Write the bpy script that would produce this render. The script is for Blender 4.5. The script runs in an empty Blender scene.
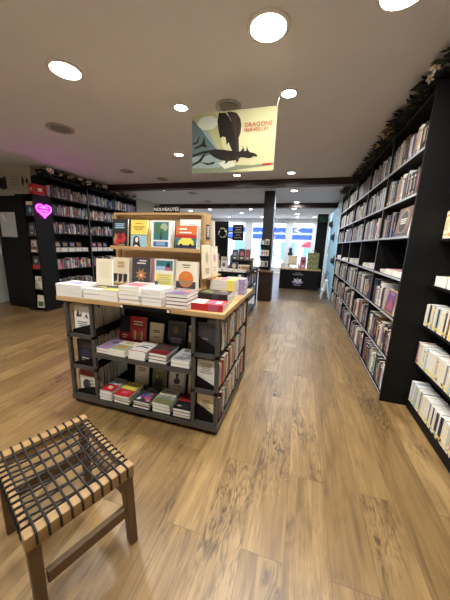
import bpy, math, random
from mathutils import Vector, Matrix
R = random.Random(7)
SC = bpy.context.scene
COL = SC.collection
PI = math.pi

# ------------------------------------------------------------------ materials
def srgb(r, g, b):
    f = lambda c: (c / 255 / 12.92) if c / 255 <= .04045 else ((c / 255 + .055) / 1.055) ** 2.4
    return (f(r), f(g), f(b), 1)
M = {}
def mat(name, rgb, rough=.5, metal=0, emit=None, strength=0, spec=.5):
    m = bpy.data.materials.new(name); m.use_nodes = True
    b = m.node_tree.nodes['Principled BSDF']
    b.inputs['Base Color'].default_value = srgb(*rgb)
    b.inputs['Roughness'].default_value = rough
    b.inputs['Metallic'].default_value = metal
    b.inputs['Specular IOR Level'].default_value = spec
    if emit:
        b.inputs['Emission Color'].default_value = srgb(*emit)
        b.inputs['Emission Strength'].default_value = strength
    M[name] = m
    return m
def nodes(m):
    nt = m.node_tree
    return nt, nt.nodes, nt.links, nt.nodes['Principled BSDF']
def noisy(name, c1, c2, rough, scale=(8, 8, 8), detail=4, bump=0, spec=.5):
    m = mat(name, c1, rough, spec=spec); nt, N, L, b = nodes(m)
    tc = N.new('ShaderNodeTexCoord'); mp = N.new('ShaderNodeMapping'); mp.inputs['Scale'].default_value = scale
    nz = N.new('ShaderNodeTexNoise'); nz.inputs['Detail'].default_value = detail; nz.inputs['Scale'].default_value = 1
    cr = N.new('ShaderNodeValToRGB')
    cr.color_ramp.elements[0].color = srgb(*c1); cr.color_ramp.elements[1].color = srgb(*c2)
    cr.color_ramp.elements[0].position = .32; cr.color_ramp.elements[1].position = .68
    L.new(tc.outputs['Object'], mp.inputs['Vector']); L.new(mp.outputs[0], nz.inputs['Vector'])
    L.new(nz.outputs['Fac'], cr.inputs[0]); L.new(cr.outputs[0], b.inputs['Base Color'])
    if bump:
        bp = N.new('ShaderNodeBump'); bp.inputs['Strength'].default_value = bump; bp.inputs['Distance'].default_value = .002
        L.new(nz.outputs['Fac'], bp.inputs['Height']); L.new(bp.outputs[0], b.inputs['Normal'])
    return m

def plank_material(name, cols, length, width, offx, rough, knots=True):
    m = mat(name, cols[0], rough); nt, N, L, b = nodes(m)
    tc = N.new('ShaderNodeTexCoord')
    mp = N.new('ShaderNodeMapping'); mp.inputs['Rotation'].default_value = (0, 0, PI / 2); mp.inputs['Location'].default_value = (0, offx, 0)
    L.new(tc.outputs['Object'], mp.inputs['Vector'])
    br = N.new('ShaderNodeTexBrick')
    br.inputs['Scale'].default_value = 1; br.inputs['Brick Width'].default_value = length; br.inputs['Row Height'].default_value = width
    br.inputs['Mortar Size'].default_value = .0013; br.inputs['Mortar Smooth'].default_value = .3
    br.inputs['Color1'].default_value = (0, 0, 0, 1); br.inputs['Color2'].default_value = (1, 1, 1, 1); br.inputs['Mortar'].default_value = (.5, .5, .5, 1)
    br.offset = .37
    L.new(mp.outputs[0], br.inputs['Vector'])
    sep = N.new('ShaderNodeSeparateColor'); L.new(br.outputs['Color'], sep.inputs[0])
    # shift the grain per board
    com = N.new('ShaderNodeCombineXYZ'); ml = N.new('ShaderNodeMath'); ml.operation = 'MULTIPLY'; ml.inputs[1].default_value = 37
    L.new(sep.outputs[0], ml.inputs[0]); L.new(ml.outputs[0], com.inputs[2])
    add = N.new('ShaderNodeVectorMath'); add.operation = 'ADD'; L.new(tc.outputs['Object'], add.inputs[0]); L.new(com.outputs[0], add.inputs[1])
    def noise(scale, detail, dist, src):
        q = N.new('ShaderNodeMapping'); q.inputs['Scale'].default_value = scale
        z = N.new('ShaderNodeTexNoise'); z.inputs['Scale'].default_value = 1; z.inputs['Detail'].default_value = detail; z.inputs['Distortion'].default_value = dist
        L.new(src, q.inputs['Vector']); L.new(q.outputs[0], z.inputs['Vector']); return z.outputs['Fac']
    g1 = noise((26, 1.6, 1), 6, 1.2, add.outputs[0])
    g2 = noise((5, 1.1, 1), 4, 2.2, add.outputs[0])
    g3 = noise((90, 3, 1), 3, .4, add.outputs[0])
    def mixc(fac, a, bb, blend='MIX'):
        x = N.new('ShaderNodeMix'); x.data_type = 'RGBA'; x.blend_type = blend
        if isinstance(fac, float): x.inputs[0].default_value = fac
        else: L.new(fac, x.inputs[0])
        for i, v in ((6, a), (7, bb)):
            if isinstance(v, tuple): x.inputs[i].default_value = v
            else: L.new(v, x.inputs[i])
        return x.outputs[2]
    def ramp(src, p0, p1):
        c = N.new('ShaderNodeMapRange'); c.inputs['From Min'].default_value = p0; c.inputs['From Max'].default_value = p1
        L.new(src, c.inputs['Value']); return c.outputs[0]
    base = mixc(sep.outputs[0], srgb(*cols[0]), srgb(*cols[1]))
    base = mixc(ramp(g2, .35, .75), base, srgb(*cols[2]))
    streak = N.new('ShaderNodeMath'); streak.operation = 'MULTIPLY'; streak.inputs[1].default_value = .7
    L.new(ramp(g1, .52, .74), streak.inputs[0])
    base = mixc(streak.outputs[0], base, srgb(*cols[3]))
    fine = N.new('ShaderNodeMath'); fine.operation = 'MULTIPLY'; fine.inputs[1].default_value = .3
    L.new(ramp(g3, .45, .7), fine.inputs[0])
    base = mixc(fine.outputs[0], base, srgb(*cols[3]))
    if knots:
        kz = noise((2.2, .9, 1), 2, .8, add.outputs[0])
        kd = noise((17, 3.6, 1), 8, 4.5, add.outputs[0])
        k = N.new('ShaderNodeMath'); k.operation = 'MULTIPLY'
        L.new(ramp(kz, .50, .66), k.inputs[0]); L.new(ramp(kd, .44, .66), k.inputs[1])
        k2 = N.new('ShaderNodeMath'); k2.operation = 'MULTIPLY'; k2.inputs[1].default_value = .85; L.new(k.outputs[0], k2.inputs[0])
        base = mixc(k2.outputs[0], base, srgb(*cols[4]))
    seam = N.new('ShaderNodeMath'); seam.operation = 'MULTIPLY'; seam.inputs[1].default_value = .6; L.new(br.outputs['Fac'], seam.inputs[0])
    base = mixc(seam.outputs[0], base, srgb(*cols[4]))
    L.new(base, b.inputs['Base Color'])
    rr = N.new('ShaderNodeMapRange'); rr.inputs['To Min'].default_value = rough - .06; rr.inputs['To Max'].default_value = rough + .1
    L.new(g1, rr.inputs['Value']); L.new(rr.outputs[0], b.inputs['Roughness'])
    bp = N.new('ShaderNodeBump'); bp.inputs['Strength'].default_value = .25; bp.inputs['Distance'].default_value = .001; bp.invert = True
    L.new(br.outputs['Fac'], bp.inputs['Height']); L.new(bp.outputs[0], b.inputs['Normal'])
    return m

def wood(name, c1, c2, axis, rough=.45):
    s = [22, 22, 22]; s[axis] = 1.6
    return noisy(name, c1, c2, rough, tuple(s), 5, .12)

plank_material('planks', [(132, 105, 65), (170, 139, 91), (116, 89, 52), (84, 61, 36), (47, 33, 21)], 1.35, .205, .0, .36)
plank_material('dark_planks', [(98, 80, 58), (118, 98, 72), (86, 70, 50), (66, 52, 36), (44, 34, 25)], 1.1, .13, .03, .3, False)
noisy('ceiling_paint', (216, 217, 224), (221, 222, 229), .9, (3, 3, 3))
noisy('wall_paint', (190, 182, 168), (198, 190, 176), .85, (4, 4, 4))
noisy('grey_wall', (178, 182, 178), (186, 190, 186), .8, (4, 4, 4))
noisy('dark_beam', (58, 38, 30), (40, 26, 22), .6, (2, 20, 20), bump=.3)
noisy('black_laminate', (11, 10, 10), (15, 14, 14), .55, (6, 6, 30), spec=.22)
mat('black', (9, 8, 9), .55, spec=.22); mat('shelf_edge', (178, 180, 184), .4); mat('dark_edge', (92, 93, 96), .4)
noisy('pillar_paint', (12, 11, 12), (16, 15, 16), .5); mat('pillar_side_lit', (150, 156, 162), .6)  # pale pillar side: window light on that face put into the colour
wood('oak_x', (196, 164, 114), (172, 136, 88), 0); wood('oak_y', (196, 164, 114), (172, 136, 88), 1); wood('oak_z', (192, 158, 108), (168, 132, 84), 2)
wood('stool_wood', (176, 140, 92), (148, 112, 68), 0, .5); wood('stool_leg_wood', (100, 74, 46), (80, 58, 36), 2, .5)
wood('stool_rail', (162, 128, 80), (136, 104, 62), 1, .45); mat('cord', (22, 19, 18), .75)
mat('metal_frame', (84, 82, 79), .45, .35); mat('chrome', (200, 200, 200), .25, 1)
mat('pages', (226, 218, 200), .8); mat('white_pages', (236, 233, 226), .8)
mat('lamp_white', (255, 250, 240), .4, emit=(255, 250, 242), strength=26); mat('lamp_cool', (255, 255, 255), .4, emit=(244, 248, 255), strength=26)
mat('trim_white', (225, 222, 216), .5); mat('vent_grey', (170, 166, 162), .5); mat('vent_dark', (96, 93, 91), .6)
mat('neon', (255, 60, 240), .4, emit=(255, 40, 235), strength=22); mat('acrylic', (120, 40, 110), .2)
mat('window_white', (232, 236, 240), .5)
mat('facade', (190, 200, 210), .8); mat('facade_blue', (6, 56, 160), .6); mat('facade_glass', (92, 140, 170), .2); mat('street', (205, 205, 205), .9)
mat('parasol_red', (196, 20, 48), .7); mat('leaf_dark', (30, 36, 28), .7); mat('leaf_mid', (52, 62, 44), .7); mat('petal_white', (250, 246, 236), .7)
mat('petal_orange', (206, 140, 40), .7); mat('petal_yellow', (196, 164, 70), .7); mat('leaf_lime', (150, 168, 70), .7); mat('lilac_leaf', (150, 140, 150), .7)
mat('pale_blue', (160, 208, 232), .6); mat('exit_green', (30, 92, 60), .5)
g = bpy.data.materials.new('window_glass'); g.use_nodes = True; nt = g.node_tree; nt.nodes.clear()
o_ = nt.nodes.new('ShaderNodeOutputMaterial'); t_ = nt.nodes.new('ShaderNodeBsdfTransparent'); gl = nt.nodes.new('ShaderNodeBsdfGlossy'); gl.inputs['Roughness'].default_value = .02
mx = nt.nodes.new('ShaderNodeMixShader'); mx.inputs[0].default_value = .06
nt.links.new(t_.outputs[0], mx.inputs[1]); nt.links.new(gl.outputs[0], mx.inputs[2]); nt.links.new(mx.outputs[0], o_.inputs[0]); M['window_glass'] = g

PAL = {  # cover colours; the key is the word used in labels
 'white': (228, 226, 220), 'cream': (222, 210, 180), 'ivory': (232, 222, 198), 'beige': (190, 170, 138), 'grey': (128, 128, 130), 'pale-grey': (184, 186, 188),
 'black': (26, 25, 27), 'charcoal': (56, 56, 62), 'navy': (34, 42, 76), 'blue': (56, 96, 158), 'pale-blue': (150, 186, 210), 'teal': (44, 112, 118),
 'green': (66, 110, 70), 'olive': (122, 122, 72), 'sage': (158, 170, 140), 'yellow': (232, 212, 96), 'mustard': (186, 144, 54), 'orange': (216, 112, 50),
 'red': (186, 36, 42), 'dark-red': (116, 28, 34), 'pink': (208, 130, 148), 'rose': (176, 84, 108), 'purple': (98, 66, 122), 'lilac': (160, 140, 178), 'brown': (102, 70, 48), 'tan': (160, 124, 84)}
for k, v in PAL.items(): mat('cover_' + k, v, .42)
CV = lambda k: 'cover_' + k
P_RIGHT = ['black', 'charcoal', 'black', 'white', 'pale-grey', 'brown', 'navy', 'cream', 'dark-red', 'charcoal', 'grey', 'black', 'sage', 'white', 'charcoal', 'purple', 'tan', 'pale-grey', 'charcoal', 'brown', 'black', 'navy', 'grey', 'beige']
P_LEFT = ['rose', 'dark-red', 'purple', 'charcoal', 'grey', 'pale-grey', 'charcoal', 'navy', 'brown', 'rose', 'black', 'lilac', 'white', 'olive', 'grey', 'teal', 'purple', 'charcoal', 'tan']
P_COOL = ['lilac', 'grey', 'grey', 'purple', 'navy', 'charcoal', 'white', 'charcoal', 'black', 'pale-grey', 'navy', 'charcoal', 'grey']
P_NEAR = ['white', 'white', 'ivory', 'white', 'pale-grey', 'ivory', 'white', 'pale-blue', 'navy', 'white', 'black', 'cream', 'pale-grey', 'white', 'ivory', 'grey', 'rose', 'white', 'ivory']
P_SIDE = ['red', 'white', 'cream', 'charcoal', 'grey', 'pale-grey', 'white', 'mustard', 'black', 'beige', 'dark-red', 'white', 'grey', 'orange', 'cream']

# ------------------------------------------------------------------ mesh builder (everything is written in room coordinates)
class MB:
    def __init__(s): s.v = []; s.f = []; s.m = []; s.slots = []; s.sm = []
    def slot(s, m):
        if m not in s.slots: s.slots.append(m)
        return s.slots.index(m)
    def face(s, pts, m, smooth=False):
        n = len(s.v); s.v += [tuple(p) for p in pts]; s.f.append(tuple(range(n, n + len(pts)))); s.m.append(s.slot(m)); s.sm.append(smooth)
    def raw(s, vs, fs, m, smooth=False):
        n = len(s.v); s.v += [tuple(p) for p in vs]
        for f in fs: s.f.append(tuple(n + i for i in f)); s.m.append(s.slot(m)); s.sm.append(smooth)
    def box(s, x0, x1, y0, y1, z0, z1, m, T=None):
        p = [Vector((x, y, z)) for z in (z0, z1) for y in (y0, y1) for x in (x0, x1)]
        if T: p = [T @ q for q in p]
        ms = m if isinstance(m, (list, tuple)) else [m] * 6
        for q, mm in zip(((0, 2, 3, 1), (4, 5, 7, 6), (0, 1, 5, 4), (2, 6, 7, 3), (0, 4, 6, 2), (1, 3, 7, 5)), ms):  # bottom top -y +y -x +x
            s.raw([p[i] for i in q], [(0, 1, 2, 3)], mm)
    def prism(s, pts, d, m):      # polygon pts extruded by vector d
        d = Vector(d); a = [Vector(p) for p in pts]; b = [p + d for p in a]; n = len(a)
        s.raw(a + b, [tuple(range(n))[::-1], tuple(range(n, 2 * n))] + [(i, (i + 1) % n, n + (i + 1) % n, n + i) for i in range(n)], m)
    def tube(s, pts, r, m, n=6, closed=False):
        P = [Vector(p) for p in pts]; rings = []; K = len(P)
        for i, p in enumerate(P):
            a = P[(i - 1) % K] if (i or closed) else p; b = P[(i + 1) % K] if (i < K - 1 or closed) else p
            t = (b - a).normalized(); u = t.orthogonal() if abs(t.z) > .95 else t.cross(Vector((0, 0, 1)))
            u.normalize(); w = t.cross(u); rr = r[i] if isinstance(r, (list, tuple)) else r
            rings.append([p + (u * math.cos(2 * PI * k / n) + w * math.sin(2 * PI * k / n)) * rr for k in range(n)])
        vs = [q for g in rings for q in g]; fs = []
        for i in range(K if closed else K - 1):
            j = (i + 1) % K
            fs += [(i * n + k, i * n + (k + 1) % n, j * n + (k + 1) % n, j * n + k) for k in range(n)]
        s.raw(vs, fs, m, True)
        if not closed: s.face(rings[0][::-1], m); s.face(rings[-1], m)
    def disc(s, c, r, m, axis=(0, 0, 1), n=24, h=.0, r2=None):
        c = Vector(c); t = Vector(axis).normalized(); u = t.orthogonal().normalized(); w = t.cross(u)
        ring = lambda o, rr: [c + t * o + (u * math.cos(2 * PI * k / n) + w * math.sin(2 * PI * k / n)) * rr for k in range(n)]
        if not h: s.face(ring(0, r), m); return
        a, b = ring(0, r), ring(h, r if r2 is None else r2)
        s.raw(a + b, [tuple(range(n))[::-1], tuple(range(n, 2 * n))], m)
        s.raw(a + b, [(k, (k + 1) % n, n + (k + 1) % n, n + k) for k in range(n)], m, True)
    def lathe(s, c, prof, m, n=20):
        c = Vector(c); vs = [c + Vector((r * math.cos(2 * PI * k / n), r * math.sin(2 * PI * k / n), z)) for r, z in prof for k in range(n)]
        s.raw(vs, [(i * n + k, i * n + (k + 1) % n, (i + 1) * n + (k + 1) % n, (i + 1) * n + k) for i in range(len(prof) - 1) for k in range(n)], m, True)
    def text(s, txt, T, size, m, align='CENTER'):
        cu = bpy.data.curves.new('t', 'FONT'); cu.body = txt; cu.size = size; cu.align_x = align; cu.align_y = 'CENTER'; cu.resolution_u = 2
        ob = bpy.data.objects.new('t', cu); COL.objects.link(ob); dg = bpy.context.evaluated_depsgraph_get()
        me = ob.evaluated_get(dg).to_mesh()
        s.raw([T @ v.co for v in me.vertices], [tuple(p.vertices) for p in me.polygons], m)
        bpy.data.objects.remove(ob); bpy.data.curves.remove(cu)
    def build(s, name, parent=None, bevel=0, **props):
        me = bpy.data.meshes.new(name)
        if parent is not None: org = ORG[parent.name]
        else:
            xs, ys, zs = zip(*s.v); org = (Matrix.Translation(((min(xs) + max(xs)) / 2, (min(ys) + max(ys)) / 2, min(zs))))
        inv = org.inverted()
        me.from_pydata([inv @ Vector(p) for p in s.v], [], s.f)
        for k in s.slots: me.materials.append(M[k])
        me.polygons.foreach_set('material_index', s.m); me.polygons.foreach_set('use_smooth', s.sm); me.update()
        o = bpy.data.objects.new(name, me); COL.objects.link(o)
        if parent is not None: o.parent = parent
        else: o.matrix_world = org
        ORG[o.name] = org
        if bevel:
            b = o.modifiers.new('b', 'BEVEL'); b.width = bevel; b.segments = 2; b.limit_method = 'ANGLE'
            o.modifiers.new('w', 'WELD').merge_threshold = .00005; o.modifiers.move(1, 0)
        for k, v in props.items(): o[k] = v
        return o
ORG = {}
def tag(o, label, cat, group=None):
    o['label'] = label; o['category'] = cat
    if group: o['group'] = group
    return o
def thing(name, label, cat, loc, group=None, rz=0):
    o = bpy.data.objects.new(name, None); COL.objects.link(o); o.empty_display_size = .1
    o.location = loc; o.rotation_euler = (0, 0, rz); ORG[o.name] = Matrix.Translation(loc) @ Matrix.Rotation(rz, 4, 'Z')
    return tag(o, label, cat, group)
def struct(name, mb): return mb.build(name, kind='structure')
ORD = ('first second third fourth fifth sixth seventh eighth ninth tenth eleventh twelfth thirteenth fourteenth fifteenth sixteenth seventeenth eighteenth nineteenth twentieth '
       'twenty-first twenty-second twenty-third twenty-fourth twenty-fifth twenty-sixth twenty-seventh twenty-eighth twenty-ninth thirtieth thirty-first thirty-second thirty-third '
       'thirty-fourth thirty-fifth thirty-sixth thirty-seventh thirty-eighth thirty-ninth fortieth').split() + ['forty-' + w for w in 'first second third fourth fifth sixth seventh eighth ninth'.split()] + ['fiftieth']
CEIL = 2.8

# ------------------------------------------------------------------ the room
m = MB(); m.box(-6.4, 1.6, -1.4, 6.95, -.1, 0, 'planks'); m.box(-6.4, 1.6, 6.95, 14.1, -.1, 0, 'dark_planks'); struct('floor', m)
m = MB(); m.box(-6.4, 1.6, -1.4, 14.1, CEIL, CEIL + .1, 'ceiling_paint'); struct('ceiling', m)
m = MB(); m.box(1.5, 1.6, -1.4, 14.1, 0, CEIL, 'wall_paint'); struct('wall_right', m)
m = MB(); m.box(-6.4, -6.25, -1.4, 4.12, 0, CEIL, 'grey_wall'); struct('wall_left', m)
m = MB(); m.box(-6.4, -5.25, 4.13, 4.25, 0, CEIL, 'wall_paint'); m.box(-6.4, -5.9, 4.121, 4.129, 0, 1.6, 'grey_wall'); m.box(-5.4, -5.25, 4.25, 14.1, 0, CEIL, 'wall_paint'); struct('wall_left_rear', m)
m = MB(); m.box(-6.25, 1.5, -1.4, -1.28, 0, CEIL, 'wall_paint'); struct('wall_front', m)
m = MB(); m.box(-5.25, 1.5, 5.82, 6.02, 2.672, CEIL, 'dark_beam'); struct('trim_1', m)
m = MB(); m.box(-5.25, 1.5, 9.0, 9.2, 2.66, CEIL, 'dark_beam'); struct('trim_2', m)
# shop window wall at the far end
m = MB()
WX = [-5.25, -4.55, -2.95, -2.65, -.80, -.56, .52, .9]
for a, b in ((0, 1), (2, 3), (4, 5), (6, 7)): m.box(WX[a], WX[b], 14, 14.14, 0, 2.64, 'window_white')
m.box(-5.25, 1.5, 14, 14.14, 2.64, CEIL, 'window_white'); m.box(.9, 1.5, 14, 14.14, 0, 2.64, 'window_white')
struct('wall_back', m)
for i, (a, b) in enumerate(((1, 2), (3, 4), (5, 6))):
    m = MB(); x0, x1 = WX[a], WX[b]
    for q in ((x0, x0 + .05, .02, 2.64), (x1 - .05, x1, .02, 2.64)): m.box(q[0], q[1], 14.02, 14.1, q[2], q[3], 'window_white')
    m.box(x0 + .05, x1 - .05, 14.02, 14.1, 2.57, 2.64, 'window_white'); m.box(x0 + .05, x1 - .05, 14.02, 14.1, .02, .3, 'window_white')
    w = struct('window_%d' % (i + 1), m)
    p = MB(); p.box(x0 + .05, x1 - .05, 14.055, 14.061, .3, 2.57, 'window_glass'); p.build('glass_pane', w)
# round pillar position: square post in the aisle
m = MB(); m.box(-1.03, -.76, 7.0, 7.35, 0, CEIL, ['pillar_paint'] * 5 + ['pillar_side_lit']); struct('pillar', m)

# street outside
m = MB(); m.box(-14, 14, 14.14, 30, -.2, -.02, 'street'); struct('street', m)
b = thing('building', 'white shop building with blue fascia bands across the street', 'building', (0, 22.2, -.02))
m = MB(); m.box(-13, 13, 22.2, 24, -.02, 6, 'facade'); m.build('facade', b)
for x0, x1 in ((-8.5, -5.2), (-4.05, -1.15), (-.87, 3.2)):
    for z0, z1 in ((2.5, 2.87), (1.96, 2.33)):
        m = MB(); m.box(x0, x1, 22.05, 22.19, z0, z1, 'facade_blue')
        if x0 == -.87 and z0 == 2.5: m.prism([(-.72, 22.04, 2.68), (-.3, 22.04, 2.87), (-.12, 22.04, 2.87), (-.5, 22.04, 2.68), (-.12, 22.04, 2.5), (-.3, 22.04, 2.5)], (0, .009, 0), 'facade')
        m.build('fascia_band', b)
m = MB(); m.prism([(-5.2, 22.05, 2.87), (-4.75, 22.05, 2.87), (-4.3, 22.05, 2.62), (-4.75, 22.05, 2.5), (-5.2, 22.05, 2.5)], (0, .14, 0), 'facade_blue'); m.build('fascia_arrow', b)
for x0 in (-8, -5.6, -3.4, -1.6, .2, 2.2):
    m = MB(); m.box(x0, x0 + 1.1, 22.14, 22.19, .3, 1.7, 'facade_glass'); m.build('shop_window', b)
p = thing('parasol', 'red street parasol standing outside the shop window', 'parasol', (.4, 17.3, -.02))
m = MB(); m.lathe((.4, 17.3, 0), [(0, 1.76), (.15, 1.72), (.3, 1.62), (.41, 1.46), (.42, 1.38), (.40, 1.38), (.28, 1.58), (0, 1.7)], 'parasol_red', 16); m.build('canopy', p)
m = MB(); m.disc((.4, 17.3, -.02), .018, 'window_white', h=1.7, n=10); m.disc((.4, 17.3, -.02), .2, 'vent_grey', h=.06); m.build('pole', p)

# ------------------------------------------------------------------ ceiling lights and vents
def downlight(x, y, r, watt, label, group, cool=False):
    t = thing('ceiling_light', label, 'ceiling light', (x, y, CEIL), group)
    z = CEIL - .001
    m = MB(); m.lathe((x, y, 0), [(r * .9, z), (r * 1.12, z), (r * 1.12, z - .006), (r * 1.02, z - .012), (r * .9, z - .008)], 'trim_white', 32); m.build('trim_ring', t)
    m = MB(); m.disc((x, y, z - .007), r * .91, 'lamp_cool' if cool else 'lamp_white', (0, 0, 1), 32, .006); m.build('diffuser', t)
    la = bpy.data.lights.new('lamp', 'AREA'); la.shape = 'DISK'; la.size = r * 1.7; la.energy = watt; la.color = (.95, .97, 1) if cool else (1, .985, .95); la.spread = 3.0
    lo = bpy.data.objects.new('lamp', la); COL.objects.link(lo); lo.parent = t; lo.location = (0, 0, -.022)
for x, y, w in ((-.33, 1.94, 'large round ceiling light above the near aisle, middle of the big three'), (-2.0, 1.98, 'large round ceiling light on the side of the heart sign'),
                (.4, 1.87, 'large round ceiling light by the bookcase top, cut by the picture edge')):
    downlight(x, y, .125, 30, w, 'large ceiling lights')
for x, y, w in ((-2.0, .5, 'added round ceiling light over the stool side, out of view'), (-.33, .5, 'added round ceiling light over the near aisle, out of view'), (-4.3, .6, 'added round ceiling light in front of the cupboard, out of view')):  # unseen lights assumed from the ceiling grid, added because the room needs light
    downlight(x, y, .125, 30, w, 'large ceiling lights')
for x, y, w in ((-1.32, 2.72, 'small ceiling light holding the poster wire on the heart-sign side'), (-.237, 2.70, 'small ceiling light beside the poster corner with the red lettering'),
                (-1.99, 4.03, 'small ceiling light just beside the bottom of the poster'), (-1.37, 5.37, 'small ceiling light just in front of the beam below the poster'), (-.31, 5.35, 'small ceiling light in front of the beam towards the aisle')):
    downlight(x, y, .07, 10, w, 'small ceiling lights')
for x, y, w in ((-.33, 6.40, 'ceiling light behind the first beam above the aisle'), (.38, 6.37, 'ceiling light behind the first beam nearest the tall aisle bookcase'), (-2.02, 6.48, 'ceiling light behind the first beam under the poster'),
                (-3.71, 6.54, 'ceiling light behind the first beam above the wooden display'), (-.30, 7.0, 'second ceiling light in line behind the first beam above the aisle')):
    downlight(x, y, .085, 16, w, 'ceiling lights behind the beam', True)
FARL = [(-.27, 8.8, 'in front of the second beam beside the pillar'), (-.39, 10.3, 'just behind the second beam beside the pillar'), (-2.04, 10.4, 'behind the second beam, between pillar and hanging sign'), (.40, 10.08, 'behind the second beam towards the bookcase wall'),
        (-4.85, 9.53, 'beside the black sign of the wooden display'), (-4.8, 10.84, 'far back above the wooden display'), (-3.74, 10.4, 'far back behind the wooden display end'), (-2.69, 11.64, 'above the hanging black sign'),
        (-2.02, 13.2, 'by the shop window beside the pillar'), (-.29, 11.96, 'third in line above the low counter'), (-.30, 13.16, 'last in line by the shop window'), (.455, 13.12, 'by the shop window above the parasol'), (-3.73, 13.4, 'by the shop window above the wreaths')]
for x, y, w in FARL: downlight(x, y, .085, 14, 'round ceiling light ' + w, 'far ceiling lights', True)
def vent(x, y, r, label):
    t = thing('ceiling_vent', label, 'vent', (x, y, CEIL), 'round ceiling vents'); z = CEIL - .001
    m = MB(); m.lathe((x, y, 0), [(r * .86, z), (r, z), (r, z - .012), (r * .86, z - .016), (r * .7, z - .004)], 'vent_grey', 28); m.build('ring', t)
    m = MB()
    m.disc((x, y, z - .005), r * .7, 'vent_dark', h=.004)
    for k in range(-3, 4):
        l = math.sqrt(max(.01, .46 - (k * .19) ** 2)) * r; m.box(x - l, x + l, y + k * r * .19 - .003, y + k * r * .19 + .003, z - .014, z - .006, 'vent_grey')
    m.build('grille', t)
vent(-3.06, 2.87, .16, 'round grey ceiling vent beside the large light on the heart-sign side'); vent(-.834, 2.80, .13, 'round ceiling vent just above the hanging poster')
vent(-3.5, 4.76, .13, 'round ceiling vent second from the large light, before the beam'); vent(-3.09, 5.45, .13, 'round ceiling vent right against the first beam')
vent(-3.07, 7.05, .13, 'round ceiling vent behind the first beam'); vent(-3.1, 8.4, .13, 'round ceiling vent at the second beam above the wooden display')

# ------------------------------------------------------------------ poster
Y0 = 2.5
t = thing('hanging_poster', 'poster of a dark dragon on pale yellow hanging on wires from the ceiling', 'poster', (-.7, Y0, 2.105))
mat('art_pale', (142, 138, 102), .5, spec=.12); mat('art_mist', (104, 114, 110), .5, spec=.12); mat('art_teal', (66, 78, 78), .5, spec=.12); mat('art_dark', (24, 19, 16), .6, spec=.12); mat('art_brown', (40, 31, 25), .6, spec=.12); mat('art_white', (150, 152, 136), .5, spec=.12); mat('art_red', (128, 26, 24), .5, spec=.12); mat('art_olive', (126, 124, 86), .5, spec=.12); mat('art_grass', (90, 94, 74), .5, spec=.12); mat('art_glow', (148, 144, 108), .5, spec=.12)
PX0, PX1, PZ0, PZ1 = -1.094, -.305, 2.105, 2.615
m = MB(); m.box(PX0, PX1, Y0, Y0 + .004, PZ0, PZ1, 'art_pale')
lay = [0]
def pp(pts, mt):   # polygon in poster units (0..1)
    lay[0] += 1
    m.face([(PX0 + u * (PX1 - PX0), Y0 - .0001 * lay[0], PZ0 + v * (PZ1 - PZ0)) for u, v in pts], mt)
def soft(pts, mt, n=1): pp(pts, mt)
pp([(.0, .0), (.62, .0), (.5, .12), (.42, .3), (.36, .62), (.3, .98), (.0, .98)], 'art_olive')
pp([(.0, .0), (.5, .0), (.4, .14), (.33, .4), (.2, .72), (.0, .9)], 'art_mist')
pp([(.0, .3), (.0, .93), (.08, .82), (.2, .58), (.34, .36), (.2, .3)], 'art_teal')
pp([(.2 + .13 * math.cos(k * PI / 9) * (1 + .1 * math.sin(k * 2.2)), .84 + .115 * math.sin(k * PI / 9)) for k in range(18)], 'art_white')
pp([(.6 + .22 * math.cos(k * PI / 10), .5 + .24 * math.sin(k * PI / 10)) for k in range(20)], 'art_glow')
pp([(.0, .0), (.0, .1), (.25, .08), (.5, .12), (.75, .1), (1, .13), (1, .09), (.6, .04), (.4, .0)], 'art_grass')
pp([(.34, .16), (.5, .24), (.55, .1), (.42, .06)], 'art_white')
for a in ([(0, .33), (.14, .38), (.3, .40), (.42, .38), (.42, .33), (.28, .35), (.14, .34), (0, .28)], [(.0, .17), (.08, .22), (.15, .33), (.19, .35), (.12, .2), (.0, .13)], [(.03, .45), (.12, .5), (.16, .62), (.17, .5), (.2, .44), (.12, .46), (.04, .42)],
          [(.0, .52), (.06, .55), (.1, .66), (.08, .53), (.0, .49)], [(.1, .2), (.22, .17), (.3, .2), (.28, .15), (.2, .14)]): pp(a, 'art_dark')
# dragon: two raised wings, body, neck and horned head
pp([(.33, .985), (.315, .85), (.33, .72), (.355, .575), (.385, .60), (.42, .585), (.43, .52), (.435, .45), (.46, .5), (.49, .40), (.53, .30), (.56, .33), (.56, .45), (.53, .62), (.49, .80), (.455, .90), (.41, .975)], 'art_dark')
pp([(.425, .985), (.48, .985), (.545, .955), (.59, .86), (.605, .76), (.60, .64), (.58, .56), (.585, .44), (.59, .33), (.55, .29), (.545, .42), (.54, .56), (.51, .7), (.475, .86)], 'art_brown')
pp([(.56, .93), (.575, .86), (.565, .6), (.555, .6)], 'art_dark')
pp([(.22, .345), (.30, .39), (.38, .385), (.48, .36), (.56, .345), (.62, .33), (.63, .25), (.56, .20), (.46, .185), (.36, .215), (.28, .27)], 'art_dark')
pp([(.60, .33), (.635, .385), (.645, .35), (.665, .335), (.69, .36), (.72, .315), (.77, .295), (.81, .255), (.80, .235), (.76, .245), (.745, .225), (.71, .215), (.66, .23), (.61, .24)], 'art_dark')
pp([(.635, .36), (.628, .44), (.655, .35)], 'art_dark'); pp([(.675, .34), (.68, .42), (.70, .335)], 'art_dark')
pp([(.44, .26), (.42, .14), (.46, .17), (.48, .25)], 'art_brown'); pp([(.55, .26), (.56, .15), (.59, .18), (.59, .26)], 'art_brown')
def ptxt(s, u, v, size, mt): m.text(s, Matrix(((1, 0, 0, PX0 + u * (PX1 - PX0)), (0, 0, -1, Y0 - .006), (0, 1, 0, PZ0 + v * (PZ1 - PZ0)), (0, 0, 0, 1))), size, mt)
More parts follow.
